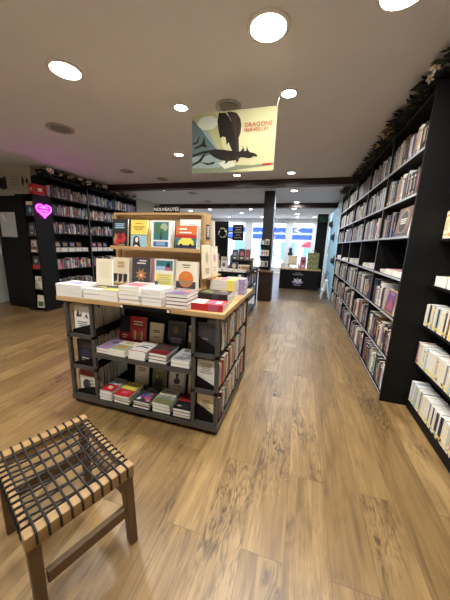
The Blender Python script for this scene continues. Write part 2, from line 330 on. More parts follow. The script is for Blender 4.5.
ptxt('DRAGONS', .80, .745, .052, 'art_red'); ptxt('MERVEILLES', .775, .665, .043, 'art_red')
pp([(.87, .12), (.97, .125), (.97, .095), (.87, .09)], 'art_red')
m.build('printed_sheet', t)
for (a, c) in (((PX0 + .004, Y0 + .002, PZ1), (-1.25, 2.66, CEIL - .012)), ((PX1 - .004, Y0 + .002, PZ1), (-.30, 2.63, CEIL - .012))):
    m = MB(); m.tube([a, c], .0015, 'vent_grey', 5); m.build('hanging_wire', t)

# ------------------------------------------------------------------ books
def shelf_book(mb, y0, th, xs, sg, z0, h, d, cov, acc, style, pages='pages'):
    """upright book, spine at x=xs facing -sg, depth runs along sg*X, thickness along +Y"""
    X = lambda v: xs + sg * v
    def q(pts, mt): mb.face(pts if sg > 0 else pts[::-1], mt)
    bands = {0: [(0, 1, cov)], 1: [(0, .07, cov), (.07, .2, acc), (.2, 1, cov)], 2: [(0, .12, cov), (.12, .16, acc), (.16, .78, cov), (.78, .86, acc), (.86, 1, cov)], 3: [(0, .3, cov), (.3, .8, acc), (.8, 1, cov)], 4: [(0, .55, cov), (.55, 1, acc)]}[style]
    y1 = y0 + th
    for a, c, mt in bands: q([(xs, y1, z0 + h * a), (xs, y0, z0 + h * a), (xs, y0, z0 + h * c), (xs, y1, z0 + h * c)], CV(mt))
    q([(X(0), y0, z0), (X(d), y0, z0), (X(d), y0, z0 + h), (X(0), y0, z0 + h)], CV(cov)); q([(X(d), y1, z0), (X(0), y1, z0), (X(0), y1, z0 + h), (X(d), y1, z0 + h)], CV(cov))
    e = min(.0016, th * .15)
    for a, c, mt in ((y0, y0 + e, CV(cov)), (y0 + e, y1 - e, pages), (y1 - e, y1, CV(cov))):
        q([(X(0), a, z0 + h), (X(d), a, z0 + h), (X(d), c, z0 + h), (X(0), c, z0 + h)], mt)
        q([(X(d), a, z0), (X(d), c, z0), (X(d), c, z0 + h), (X(d), a, z0 + h)], mt); q([(X(0), c, z0), (X(d), c, z0), (X(d), a, z0), (X(0), a, z0)], mt)
    if style == 2 or style == 0:      # vertical title bar on the spine
        ym, w = (y0 + y1) / 2, th * .16
        q([(xs - sg * .0003, ym + w, z0 + h * .3), (xs - sg * .0003, ym - w, z0 + h * .3), (xs - sg * .0003, ym - w, z0 + h * .7), (xs - sg * .0003, ym + w, z0 + h * .7)], CV(acc))
def row(name, ya, yb, xs, sg, z0, hr, tr, dr, pal, label, cat, group, stuff=None, tops='pages', styles=(0, 1, 2, 3, 4), acc=None, gap=.06, setb=.012, seed=0, keep=None):
    r = random.Random(seed); y = ya; n = 0
    while True:
        th = r.uniform(*tr)
        if y + th > yb: break
        if r.random() < gap * .25 and n: y += r.uniform(.01, .04); continue
        c = r.choice(pal); a = acc if acc and r.random() < .8 else r.choice([k for k in PAL if k != c])
        args = (y, th - .0006, xs + sg * r.uniform(.002, setb), sg, z0, r.uniform(*hr), r.uniform(*dr), c, a, r.choice(styles), tops)
        y += th; n += 1
        if stuff is not None: shelf_book(stuff, *args); continue
        m = MB(); shelf_book(m, *args); tag(m.build(name), label(c, ORD[min(n - 1, 49)]), cat, group)
def frame_m(o, x, y, z=None):
    x = Vector(x).normalized(); y = Vector(y).normalized(); z = x.cross(y)
    return Matrix(((x.x, y.x, z.x, o[0]), (x.y, y.y, z.y, o[1]), (x.z, y.z, z.z, o[2]), (0, 0, 0, 1)))
def flat_book(T, w, l, t, cov, art=(), label='', cat='book', group=None, name='paperback', spine=None, pages='white_pages', back=None, spine_art=()):
    """book with cover and page block: local x from spine to fore edge, y up the page, z thickness; front cover on +z"""
    o = thing(name, label, cat, tuple(T.translation), group)
    c = MB(); e = .0016
    c.box(0, w, 0, l, 0, e, CV(back or cov), T); c.box(0, w, 0, l, t - e, t, CV(cov), T); c.box(-e, 0, 0, l, 0, t, CV(spine or cov), T)
    for k, a in enumerate(art):
        z = t + .0003 * (k + 1); P = lambda u, v: T @ Vector((u * w, v * l, z)); kind = a[0]
        if kind == 'r': c.face([P(a[1], a[2]), P(a[3], a[2]), P(a[3], a[4]), P(a[1], a[4])], CV(a[5]))
        elif kind == 'p': c.face([P(u, v) for u, v in a[1]], CV(a[2]))
        elif kind == 'd': c.face([T @ Vector((a[1] * w + a[3] * w * math.cos(2 * PI * i / 20), a[2] * l + a[3] * w * (a[5] if len(a) > 5 else 1) * math.sin(2 * PI * i / 20), z)) for i in range(20)], CV(a[4]))
        elif kind == 'l':            # lines of small print
            rr = random.Random(int(a[1] * 991 + a[2] * 77 + a[5]))
            for i in range(a[5]):
                v1 = a[4] - (a[4] - a[2]) * (i + .15) / a[5]; v0 = a[4] - (a[4] - a[2]) * (i + .7) / a[5]; s = rr.uniform(0, .2) * (a[3] - a[1])
                c.face([P(a[1] + s, v0), P(a[3] - s, v0), P(a[3] - s, v1), P(a[1] + s, v1)], CV(a[6]))
    for (v0, v1, mt) in spine_art:
        x = -e - .0003; c.face([T @ Vector((x, v1 * l, 0)), T @ Vector((x, v0 * l, 0)), T @ Vector((x, v0 * l, t)), T @ Vector((x, v1 * l, t))], CV(mt))
    c.build('cover', o)
    p = MB(); q = .0015; p.box(.0002, w - q, q, l - q, e + .0001, t - e - .0001, pages, T); p.build('page_block', o)
    return o
UPX = ((1, 0, 0), (0, 1, 0))
def lie(x, y, z, rz=0):      # lying book, its foot towards the viewer; corner at x,y
    return Matrix.Translation((x, y, z)) @ Matrix.Rotation(rz, 4, 'Z')
def stand(x, y, z, tilt=10, rz=0):   # face-out book leaning back, front cover towards -Y
    return Matrix.Translation((x, y, z)) @ Matrix.Rotation(rz, 4, 'Z') @ Matrix.Rotation(math.radians(90 - tilt), 4, 'X')
def pile(n, x, y, z, w, l, t, covs, art, labels, group, rz=0, name='paperback', spine_art=(), jit=.004, spines=None):
    r = random.Random(int(abs(x) * 1000 + abs(y) * 77 + z * 10))
    ordw = ['topmost', 'second down', 'third down', 'fourth down', 'fifth down']
    for i in range(n):
        top = i == n - 1
        flat_book(lie(x + r.uniform(-jit, jit), y + r.uniform(-jit, jit), z + i * (t + .0012), rz + r.uniform(-.02, .02)), w, l, t, covs, art if top else (), labels if top and n == 1 else '%s, %s' % (labels, ordw[n - 1 - i]), 'book', group, name, spine_art=spine_art, spine=spines)

# ------------------------------------------------------------------ tall aisle bookcase on the right wall
RX = .885; RB = 1.26; BAY = [2.606, 3.55, 4.47, 5.42, 6.37, 7.27]; RZ = [.05, .425, .815, 1.19, 1.575, 1.925, 2.28]
t = thing('bookcase', 'tall black bookcase with many bays along the aisle behind the end panel', 'bookcase', (1.07, 4.9, 0))
m = MB(); m.box(.872, 1.49, 2.575, 2.604, 0, 2.70, 'black_laminate'); m.build('end_panel', t)
m = MB(); m.box(RB, RB + .02, 2.606, 7.29, 0, 2.67, 'black'); m.build('back_panel', t)
m = MB(); m.box(RX + .012, RX + .03, 2.606, 7.27, .001, .027, 'black'); m.build('plinth', t)
m = MB(); m.box(RX, RB, 2.606, 7.29, 2.645, 2.67, 'black_laminate'); m.build('top_panel', t)
for y in BAY[1:]:
    m = MB(); m.box(RX, RB, y - .01, y + .01, 0.001, 2.644, ['black', 'black', 'black', 'black', 'dark_edge', 'black']); m.build('upright', t)
for i in range(5):
    for z in RZ:
        m = MB(); m.box(RX + .002, RB, BAY[i] + .0105, BAY[i + 1] - .0105, z - .022, z - .001, ['black', 'black', 'black', 'black', 'shelf_edge', 'black']); m.build('shelf', t)
SH = {.05: 'bottom shelf', .425: 'second shelf up', .815: 'third shelf up', 1.575: 'fifth shelf up', 1.925: 'sixth shelf up', 2.28: 'top shelf'}
BN = ['first bay', 'second bay', 'third bay', 'fourth bay', 'fifth bay']
restR = MB()
for i in range(5):
    for z in RZ:
        if z == 1.19: continue
        ya, yb = BAY[i] + .014, BAY[i + 1] - .014
        if i == 0 and z == .815: ya += .42
        if i == 0 and z == 1.575: ya += .48
        big = z < 1
        row('book', ya, yb, RX + .012, 1, z, (.20, .29) if big else (.19, .26), (.022, .05) if z == .815 and i == 0 else (.02, .042), (.13, .18) if not big else (.15, .20), P_RIGHT,
            (lambda c, n, z=z, i=i: '%s book, %s from the end panel, %s, %s of tall aisle bookcase' % (c, n, SH[z], BN[i])), 'book', 'books on the tall aisle bookcase',
            stuff=restR if i > 1 or (i == 1 and z == 2.28) else None, seed=int(z * 100) + i, styles=(0, 1, 2, 2, 3))
o = restR.build('bookcase_books', kind='stuff'); tag(o, 'rows of small distant books in the far bays of the aisle bookcase', 'books')
# low stacks on the tall empty shelf
for i in range(5):
    ya, yb = BAY[i] + .02, BAY[i + 1] - .02; r = random.Random(50 + i); k = 0; y = ya
    while y < yb - .15:
        l = r.uniform(.14, .2); n = r.choice((2, 3, 3, 4))
        l = min(l, yb - y)
        for q in range(n):
            c = r.choice(['white', 'ivory', 'beige', 'pale-grey', 'pink', 'charcoal', 'white'])
            m = MB(); th = .018; x0 = RX + r.uniform(.01, .025); z = 1.19 + q * (th + .0006)
            m.box(x0, x0 + .20, y, y + l - .01, z, z + th, [CV(c), CV(c), 'white_pages', 'white_pages', 'white_pages', CV(c)])
            tag(m.build('pocket_book'), '%s book lying flat, layer %s of stack %s, open shelf, %s, aisle bookcase' % (c, ['one', 'two', 'three', 'four'][q], ['one', 'two', 'three', 'four', 'five', 'six', 'seven'][k], BN[i]), 'book', 'flat books on the open shelf of the aisle bookcase')
        y += l + .02; k += 1
# face-out books beside the end panel
face = lambda y, z, x=RX + .03: Matrix(((0, .1, -.995, x + .02), (-1, 0, 0, y), (0, .995, .1, z), (0, 0, 0, 1)))
flat_book(face(3.0, .816, RX + .012), .27, .235, .02, 'mustard', [('r', .08, .06, .92, .94, 'purple'), ('p', [(.2, .2), (.5, .75), (.8, .25), (.6, .12)], 'rose'), ('l', .2, .78, .8, .9, 2, 'lilac')], 'purple face-out book with yellow frame at the end panel, aisle bookcase', 'book', 'face-out books of the aisle bookcase')
flat_book(face(3.06, 1.576, RX + .012), .34, .262, .025, 'brown', [('d', .5, .5, .36, 'tan'), ('d', .5, .5, .29, 'black'), ('l', .25, .4, .75, .62, 3, 'ivory'), ('r', .02, .02, .98, .1, 'charcoal')], 'square brown face-out book with round emblem at the end panel, aisle bookcase', 'book', 'face-out books of the aisle bookcase')

# ------------------------------------------------------------------ shallower bookcase in front of the panel
NX = 1.088; NB = 1.47; NZ = [.085, .455, .812, 1.165, 1.55, 1.925, 2.28]
t = thing('bookcase', 'shallow black bookcase of pale paperbacks in front of the end panel', 'bookcase', (1.3, 2.0, 0))
m = MB(); m.box(NB, NB + .018, 1.0, 2.572, 0, 2.67, 'black'); m.build('back_panel', t)
m = MB(); m.box(NX + .004, NX + .02, 1.0, 2.572, .001, .062, 'black'); m.build('plinth', t)
m = MB(); m.box(NX, NB, 1.0, 2.572, 2.645, 2.67, 'black_laminate'); m.build('top_panel', t)
m = MB(); m.box(NX, NB, .98, 1.0, .001, 2.67, 'black_laminate'); m.build('side_panel', t)
for z in NZ:
    m = MB(); m.box(NX, NB, 1.001, 2.571, z - .022, z - .001, 'black'); m.build('shelf', t)
NS = ['bottom shelf', 'second shelf up', 'third shelf up']
for k, z in enumerate(NZ[:3]):
    row('paperback', 1.72, 2.566, NX + .002, 1, z, (.186, .20), (.0145, .023), (.118, .124), P_NEAR, (lambda c, n, k=k: '%s paperback, %s counting towards the end panel, %s of the shallow bookcase' % (c, n, NS[k])), 'book', 'pale paperbacks in the shallow bookcase',
        tops='white_pages', styles=(1, 1, 1, 2), acc='yellow', seed=300 + k, setb=.005, gap=.0)
for k in range(4):
    for q in range(3):
        y = 1.79 + k * .195; c = ['ivory', 'white', 'pale-grey', 'ivory'][k]
        m = MB(); z = 1.165 + q * .027; m.box(NX + .02, NX + .2, y, y + .17, z, z + .0265, [CV(c), CV(c), 'white_pages', 'white_pages', 'white_pages', CV(c)])
        tag(m.build('paperback'), '%s paperback lying flat, %s layer, %s stack from the panel, shallow bookcase' % (c, ['bottom', 'middle', 'top'][q], ORD[3 - k]), 'book', 'flat stacks in the shallow bookcase')
row('paperback', 1.9, 2.566, NX + .002, 1, 1.55, (.20, .23), (.02, .03), (.13, .14), ['ivory', 'white', 'cream', 'ivory'], lambda c, n: '%s paperback, %s counting towards the end panel, eye-level shelf of shallow bookcase' % (c, n), 'book', 'pale paperbacks in the shallow bookcase', tops='white_pages', styles=(1, 2), acc='mustard', seed=333)
row('paperback', 1.9, 2.3, NX + .03, 1, 1.925, (.20, .23), (.02, .03), (.13, .14), ['grey', 'white', 'cream', 'charcoal'], lambda c, n: '%s paperback, %s counting towards the end panel, high shelf of shallow bookcase' % (c, n), 'book', 'pale paperbacks in the shallow bookcase', seed=334)

# ------------------------------------------------------------------ garlands
def leaf(mb, p, d, l, w, mt, up=.15):
    p = Vector(p); d = Vector(d).normalized(); s = d.cross(Vector((0, 0, 1)))
    if s.length < .1: s = Vector((1, 0, 0))
    s.normalize(); n = s.cross(d)
    mb.raw([p, p + d * l * .45 + s * w + n * up * l * .3, p + d * l, p + d * l * .45 - s * w + n * up * l * .3, p + d * l * .5], [(0, 4, 1), (1, 4, 2), (2, 4, 3), (3, 4, 0)], mt)
def flower(mb, p, r, mt, n=5, facing=(-1, -.4, .3)):
    f = Vector(facing).normalized(); u = f.orthogonal().normalized(); w = f.cross(u); p = Vector(p)
    for k in range(n):
        a = 2 * PI * k / n; d = u * math.cos(a) + w * math.sin(a); s = f.cross(d)
        mb.raw([p, p + d * r * .6 + s * r * .32 + f * r * .2, p + d * r + f * r * .1, p + d * r * .6 - s * r * .32 + f * r * .2], [(0, 1, 2, 3)], mt)
    mb.disc(p, r * .22, 'petal_yellow', tuple(f), 8, r * .15)
def garland(label, x0, x1, ya, yb, z0, z1, n, mats, flowers, seed, lean):
    r = random.Random(seed); t = thing('leaf_garland', label, 'garland', ((x0 + x1) / 2, (ya + yb) / 2, z0))
    m = MB(); m.tube([((x0 + x1) / 2 + .03 * math.sin(k * 1.7), ya + (yb - ya) * k / 30, z0 + .03 + .02 * math.sin(k * 2.3)) for k in range(31)], .008, 'leaf_dark', 5); m.build('vine', t)
    m = MB()
    for k in range(n):
        p = (r.uniform(x0, x1), r.uniform(ya, yb), r.uniform(z0 + .01, z1 - .03)); d = (r.uniform(-1, 1) + lean, r.uniform(-1, 1), r.uniform(-.5, .6)); l = r.uniform(.05, .11)
        d = Vector(d).normalized()
        if p[2] + d.z * l > z1 - .01: d.z = 0
        if p[2] + d.z * l < z0: d.z = abs(d.z) * .1
        leaf(m, p, d, l, l * .3, r.choice(mats))
    o = m.build('foliage', t)
    for (x, y, z, rr, mt) in flowers:
        m = MB(); flower(m, (x, y, z), rr, mt, facing=(-1 if lean < 0 else 1, -.9, -.35)); m.build('flower', t)
rg = random.Random(5)
garland('dark leaf garland with white and orange flowers along the aisle bookcase top', RX - .07, 1.2, 2.35, 7.2, 2.706, 2.797, 2600, ['leaf_dark', 'leaf_dark', 'leaf_mid', 'black'],
        [(.815, 2.50, 2.752, .045, 'petal_white'), (.83, 2.62, 2.74, .035, 'petal_white'), (.82, 3.55, 2.745, .055, 'petal_orange'), (.82, 3.72, 2.745, .04, 'petal_yellow'), (.82, 4.0, 2.74, .035, 'petal_yellow'), (.86, 4.6, 2.75, .03, 'petal_orange'), (.85, 5.3, 2.75, .03, 'petal_white'), (.86, 6.2, 2.75, .03, 'petal_yellow')], 21, -.5)
garland('garland of dark leaves and pale flowers along the wall bookcase top', -5.18, -4.84, 4.13, 7.0, 2.636, 2.79, 900, ['leaf_dark', 'leaf_dark', 'leaf_mid', 'black', 'lilac_leaf'],
        [(-4.83 - .03 * rg.random(), 4.18 + k * .098 + rg.uniform(-.03, .03), 2.71 + rg.uniform(-.015, .03), rg.uniform(.04, .06), 'petal_white' if rg.random() < .8 else 'lilac_leaf') for k in range(29) if k % 5 not in (2, 4)], 22, .5)

# ------------------------------------------------------------------ wall bookcase, tower and cupboard on the left
LX = -4.9; LB = -5.22; LBAY = [4.125, 5.17, 6.11, 7.05]; LZ = [.05, .42, .79, 1.155, 1.54, 1.90, 2.245]
t = thing('bookcase', 'black wall bookcase of colourful spines behind the neon heart tower', 'bookcase', (-5.06, 5.6, 0))
m = MB(); m.box(LB - .02, LX, 4.112, 4.124, 2.215, 2.61, 'black_laminate'); m.box(LB, LX, 4.112, 4.124, 0, 2.215, 'black_laminate'); m.build('side_panel', t)
m = MB(); m.box(LB - .02, LB, 4.125, 7.06, 0, 2.61, 'black'); m.build('back_panel', t)
m = MB(); m.box(LB, LX, 4.125, 7.06, 2.59, 2.63, 'black_laminate'); m.build('top_panel', t)
for y in LBAY[1:]:
    m = MB(); m.box(LB, LX, y - .012, y + .012, .001, 2.589, ['black'] * 5 + ['dark_edge']); m.build('upright', t)
for i in range(3):
    for z in LZ:
        m = MB(); m.box(LB, LX - .002, LBAY[i] + .0125, LBAY[i + 1] - .0125, z - .024, z - .001, 'black_laminate'); m.build('shelf', t)
restL = MB(); LSH = {2.245: 'top shelf', 1.90: 'second shelf down', 1.54: 'third shelf down', .79: 'fifth shelf down', .42: 'sixth shelf down'}
for i in range(3):
    for z in LSH:
        if z == .42 and i: continue
        low = z == .42
        row('novel', LBAY[i] + .016, LBAY[i + 1] - .016, LX - .012, -1, z, (.165, .235) if not low else (.1, .16), (.02, .04), (.13, .17), (P_LEFT if (z > 1.6 and i == 0) else P_COOL) if z != .79 or i else ['rose', 'red', 'white', 'lilac', 'pale-grey', 'teal', 'purple', 'navy', 'pink'],
            (lambda c, n, z=z, i=i: '%s novel, %s from the neon tower, %s, %s of the wall bookcase' % (c, n, LSH[z], BN[i])), 'book', 'novels on the wall bookcase', stuff=restL if i == 2 or (i == 1 and z in (.79, .42)) else None, seed=700 + int(z * 10) + i)
o = restL.build('wall_bookcase_books', kind='stuff'); tag(o, 'rows of dim spines in the far bays of the wall bookcase', 'books')
for i in range(3):          # flat stacks with face-out books behind on the open shelf
    for k in range(5):
        y = LBAY[i] + .03 + k * .19; r = random.Random(900 + i * 10 + k)
        if y + .17 > LBAY[i + 1] - .02: continue
        for q in range(2):
            c = r.choice(['white', 'ivory', 'pale-grey']); m = MB(); z = 1.155 + q * .043; m.box(LX - .15, LX - .012, y, y + .16, z, z + .0425, [CV(c), CV(c), 'white_pages', 'white_pages', CV(c), 'white_pages'])
            tag(m.build('pocket_book'), '%s book lying flat, %s of two, %s stack from the tower, %s, wall bookcase' % (c, ['lower', 'upper'][q], ORD[k], BN[i]), 'book', 'flat books on the wall bookcase')
        c = r.choice(['charcoal', 'black', 'brown', 'navy', 'purple']); a = r.choice(['beige', 'pink', 'lilac', 'tan'])
        T = Matrix(((0, -.17, .985, LX - .19), (1, 0, 0, y + .01), (0, .985, .17, 1.157), (0, 0, 0, 1)))
        flat_book(T, .14, .21, .02, c, [('r', .15, .55, .85, .85, a), ('l', .2, .15, .8, .35, 2, a)], '%s face-out book, %s from the tower behind flat stacks, %s of wall bookcase' % (c, ORD[k], BN[i]), 'book', 'face-out books on the wall bookcase', 'pocket_book')
# tower with neon heart
TX0, TX1, TY0, TY1 = -5.2, -4.765, 3.735, 4.098; TZ = [.06, .44, .84, 1.15, 1.46, 1.83]
t = thing('display_tower', 'black display tower with face-out books and a neon heart on its side', 'shelf tower', (-4.98, 3.9, 0))
m = MB(); m.box(TX1 - .025, TX1, TY0, TY1, 0, 2.21, 'black_laminate'); m.build('side_panel', t)
m = MB(); m.box(TX0, TX0 + .19, TY0, TY1, 0, 2.18, 'black_laminate'); m.build('side_panel', t)
m = MB(); m.box(TX0 + .19, TX1 - .026, TY1 - .02, TY1, 0, 2.18, 'black'); m.build('back_panel', t)
m = MB(); m.box(TX0, TX1 - .026, TY0, TY1, 2.181, 2.21, 'black_laminate'); m.build('top_panel', t)
for z in TZ:
    m = MB(); m.box(TX0 + .191, TX1 - .027, TY0, TY1 - .021, z - .02, z - .001, 'black_laminate'); m.build('shelf', t)
tw = [('ivory', [('r', .1, .1, .9, .5, 'green'), ('l', .2, .6, .8, .9, 3, 'ivory')], 'cream and green book leaning on the bottom shelf of the neon tower'), ('ivory', [('p', [(0, 0), (.9, 0), (0, .8)], 'sage'), ('l', .4, .6, .9, .9, 3, 'grey')], 'cream and green brochure on the second shelf up of the neon tower'),
      ('charcoal', [('r', 0, 0, 1, .3, 'red'), ('d', .5, .6, .25, 'sage')], 'dark book with red foot band on the third shelf of the neon tower'), ('brown', [('r', .1, .45, .9, .9, 'pale-grey'), ('d', .35, .6, .18, 'rose'), ('r', .1, .05, .9, .2, 'ivory')], 'brown patterned book on the fourth shelf up of the neon tower'),
      ('charcoal', [('d', .5, .6, .3, 'grey'), ('l', .2, .1, .8, .3, 2, 'pale-grey')], 'dark grey book on the fifth shelf up of the neon tower'), ('charcoal', [('r', 0, .75, 1, 1, 'ivory'), ('d', .6, .4, .22, 'pale-blue', 1.4)], 'dark book with cream top band on the top shelf of the neon tower')]
for (c, art, lb), z in zip(tw, TZ): flat_book(stand(-4.985, 3.758, z + .004, 6), .165, .25, .018, c, art, lb, 'book', 'face-out books in the neon tower')
t2 = thing('neon_heart_sign', 'glowing magenta neon heart sign on the black tower side', 'neon sign', (TX1 + .012, 3.915, 1.8))
def heart(s): return [(TX1 + .02, 3.915 + s * .0098 * 16 * math.sin(a) ** 3, 1.945 + s * .0085 * (13 * math.cos(a) - 5 * math.cos(2 * a) - 2 * math.cos(3 * a) - math.cos(4 * a))) for a in [2 * PI * k / 40 for k in range(40)]]
m = MB(); m.tube(heart(.93), .009, 'neon', 6, True); m.build('heart_tube', t2)
m = MB(); m.prism([(TX1 + .002, y, z) for x, y, z in heart(1.0)], (.005, 0, 0), 'acrylic'); m.build('backing', t2)
for q, (ya, yb, z) in enumerate(((3.83, 4.0, 1.99), (3.83, 4.0, 1.935), (3.86, 3.97, 1.885))):
    m = MB(); m.tube([(TX1 + .018, ya + (yb - ya) * k / 16, z + .014 * math.sin(k * 1.9 + q)) for k in range(17)], .006, 'neon', 5); m.build('script_tube', t2)
m = MB(); m.box(-4.87, -4.75, 3.76, 3.98, 2.2115, 2.39, 'cover_red')
for pts in ([(-4.84, 2.30), (-4.825, 2.33), (-4.81, 2.315), (-4.795, 2.33), (-4.78, 2.30)], [(-4.85, 2.27), (-4.77, 2.27), (-4.77, 2.28), (-4.85, 2.28)]): m.face([(x, 3.7595, z) for x, z in pts], 'cover_ivory')
for y0 in (3.84,): m.face([(-4.7495, y0, 2.27), (-4.7495, y0 + .08, 2.27), (-4.7495, y0 + .08, 2.33), (-4.7495, y0, 2.33)], 'cover_ivory')
tag(m.build('gift_box'), 'red box with a small white emblem on top of the neon tower', 'box')
# cupboard
t = thing('cupboard', 'black cupboard with a white notice beside the neon tower', 'cupboard', (-5.7, 3.9, 0))
m = MB(); m.box(-5.86, -5.202, 3.83, 4.11, 0, 2.205, 'black_laminate'); m.build('body', t)
m = MB(); m.box(-5.85, -5.23, 3.805, 3.829, .05, 2.18, 'black_laminate'); d = m.build('door', t)
m = MB(); m.tube([(-5.82, 3.80, 1.03), (-5.82, 3.775, 1.05), (-5.82, 3.775, 1.21), (-5.82, 3.80, 1.23)], .01, 'chrome', 6); m.build('handle', d)
m = MB(); m.box(-5.77, -5.36, 3.80, 3.804, 1.43, 1.90, 'cover_pale-grey'); m.face([(-5.72, 3.7995, 1.84), (-5.68, 3.7995, 1.87), (-5.6, 3.7995, 1.74), (-5.63, 3.7995, 1.72)], 'cover_white')
tag(m.build('notice_sheet'), 'pale grey notice sheet in portrait format on the black cupboard door', 'notice')
for i, (x0, x1, z0, z1, c, lb) in enumerate(((-6.2, -5.88, 2.36, 2.66, 'cream', 'cream sketch sheet with a dark animal shape above the cupboard'), (-5.85, -5.57, 2.38, 2.66, 'ivory', 'cream sheet with small sketched lines above the cupboard'), (-5.54, -5.27, 2.38, 2.68, 'cream', 'cream sheet with two dark diamond shapes above the cupboard'))):
    m = MB(); m.box(x0, x1, 4.12, 4.128, z0, z1, 'wall_paint'); y = 4.119; cx, cz = (x0 + x1) / 2, (z0 + z1) / 2
    if i == 0: m.face([(x0 + .02, y, cz - .05), (cx, y, z0 + .02), (x1 - .03, y, z0 + .04), (x1 - .04, y, z1 - .02), (cx + .02, y, z1 - .06), (x0 + .03, y, z1 - .03)], 'cover_black')
    elif i == 1:
        for k in range(4):
            for q in range(4): m.face([(x0 + .03 + q * .06, y, z1 - .05 - k * .05), (x0 + .07 + q * .06, y, z1 - .055 - k * .05), (x0 + .065 + q * .06, y, z1 - .03 - k * .05)], 'cover_charcoal')
    else:
        for dx, h in ((-.06, .11), (.05, .07)): m.face([(cx + dx - .04, y, cz), (cx + dx, y, cz - h), (cx + dx + .04, y, cz), (cx + dx, y, cz + h)], 'cover_black')
    tag(m.build('wall_picture'), lb, 'sketch', 'sketch sheets above the cupboard')
# ------------------------------------------------------------------ display table on casters
X0, X1, FY, BY = -1.917, -.458, 1.598, 2.70
t = thing('display_table', 'wooden-topped dark metal display table on casters loaded with books', 'display table', (-1.18, 2.15, 0))
m = MB(); m.box(X0, X1, FY, BY, .943, .981, 'oak_x'); m.build('tabletop', t, .004)
m = MB(); m.box(-1.285, -.86, FY - .006, FY - .0005, .944, .972, 'black'); m.build('label_strip', t)
for x in (-1.28, -.885):
    m = MB(); m.box(x, x + .02, FY - .008, FY - .0065, .949, .967, 'cover_white'); m.build('label_clip', t)
PX = (-1.839, -1.588, -.69, -.506)
for y in (FY + .012, 2.60):
    for x in PX:
        m = MB(); m.box(x - .014, x + .014, y, y + .028, .05, .942, 'metal_frame'); m.build('post', t)
for z in (.089, .369, .658):
    for (a, b, ya, yb) in ((PX[0] - .014, PX[1] + .014, FY + .042, 2.598), (PX[2] - .014, PX[3] + .014, FY + .042, 2.598)):
        m = MB(); m.box(a, b, ya, yb, z - .012, z - .001, 'black'); m.box(a, b, FY + .012, ya - .0005, z - .026, z, 'metal_frame'); m.build('shelf', t)
    if z > .5:
        m = MB(); m.box(PX[1] + .016, PX[2] - .016, FY + .01, 2.0, .506, .522, 'black'); m.box(PX[1] + .015, PX[2] - .015, FY + .006, FY + .0095, .484, .523, 'metal_frame'); m.build('shelf', t)
m = MB(); m.box(PX[1] + .016, PX[2] - .016, FY + .01, 2.598, .06, .088, 'black'); m.box(PX[0] - .014, PX[3] + .014, FY + .002, FY + .0095, .045, .086, 'metal_frame'); m.box(PX[3] + .0145, PX[3] + .02, FY + .012, 2.63, .045, .086, 'metal_frame'); m.build('base_frame', t)
m = MB(); m.box(PX[1] + .016, PX[2] - .016, 2.005, 2.02, .089, .942, 'black'); m.build('back_panel', t)
m = MB(); m.box(PX[2] - .012, PX[2] - .004, FY + .042, 2.59, .089, .942, 'black'); m.build('divider', t)
for z in (.089, .369, .658):
    m = MB(); m.box(PX[1] + .002, PX[1] + .008, FY + .042, 2.59, z, z + .06, 'black'); m.build('divider', t)
for x in (PX[0], PX[3] - .005):
    for y in (FY + .05, 2.58):
        m = MB(); m.tube([(x - .013, y, .027), (x + .013, y, .027)], .026, 'black', 14); m.box(x - .016, x + .016, y - .016, y + .016, .034, .046, 'metal_frame'); m.build('caster', t)
# racks at both ends
TIER = {.089: 'bottom tier', .369: 'middle tier', .658: 'top tier'}
for z in TIER:
    row('pocket_book', 1.70, 2.575, PX[3] + .012, -1, z + .001, (.18, .225), (.016, .034), (.12, .14), P_SIDE, lambda c, n, z=z: '%s pocket book, %s from the front corner, %s of the aisle side rack' % (c, n, TIER[z]), 'book', 'pocket books in the aisle side rack of the display table', seed=int(1000 * z))
    row('pocket_book', 1.68, 2.575, PX[0] - .010, 1, z + .001, (.19, .235), (.018, .032), (.16, .18), P_SIDE, lambda c, n, z=z: '%s pocket book with pale fore-edge, %s from the front, %s of far side rack' % (c, n, TIER[z]), 'book', 'pocket books in the far side rack of the display table', seed=int(1001 * z), tops='white_pages')
def plate(x0, x1, z, h0, h1, lab):
    m = MB(); m.prism([(x0, FY + .044, z + .001), (x1, FY + .044, z + .001), (x1, FY + .044, z + h1), (x0, FY + .044, z + h0)], (0, .003, 0), 'black')
    tag(m.build('bookend'), lab, 'bookend', 'slanted bookends of the display table')
plate(-.672, -.522, .089, .15, .065, 'black slanted bookend on the bottom tier of the aisle side rack'); plate(-.672, -.522, .369, .10, .03, 'black slanted bookend on the middle tier of the aisle side rack'); plate(-.672, -.522, .658, .13, .05, 'black slanted bookend on the top tier of the aisle side rack')
plate(-1.82, -1.606, .089, .03, .09, 'black slanted bookend on the bottom tier of the far side rack'); plate(-1.82, -1.606, .369, .02, .08, 'black slanted bookend on the middle tier of the far side rack'); plate(-1.82, -1.606, .658, .03, .10, 'black slanted bookend on the top tier of the far side rack')
up0 = lambda x, z: stand(x, FY + .068, z + .001, 2)
G = 'cover-out books at the corners of the display table'
flat_book(up0(-.671, .369), .14, .222, .012, 'white', [('l', .1, .5, .9, .9, 7, 'grey')], 'white printed cover in the middle tier corner of the aisle side rack', 'book', G)
flat_book(up0(-.671, .089), .14, .215, .012, 'cream', [('l', .2, .45, .8, .8, 5, 'tan'), ('r', .3, .3, .7, .36, 'orange')], 'cream cover with small tan print, bottom tier corner, aisle side rack', 'book', G)
flat_book(up0(-.671, .658), .14, .225, .012, 'charcoal', [('l', .15, .3, .6, .5, 2, 'grey')], 'charcoal cover in the top tier corner of the aisle side rack', 'book', G)
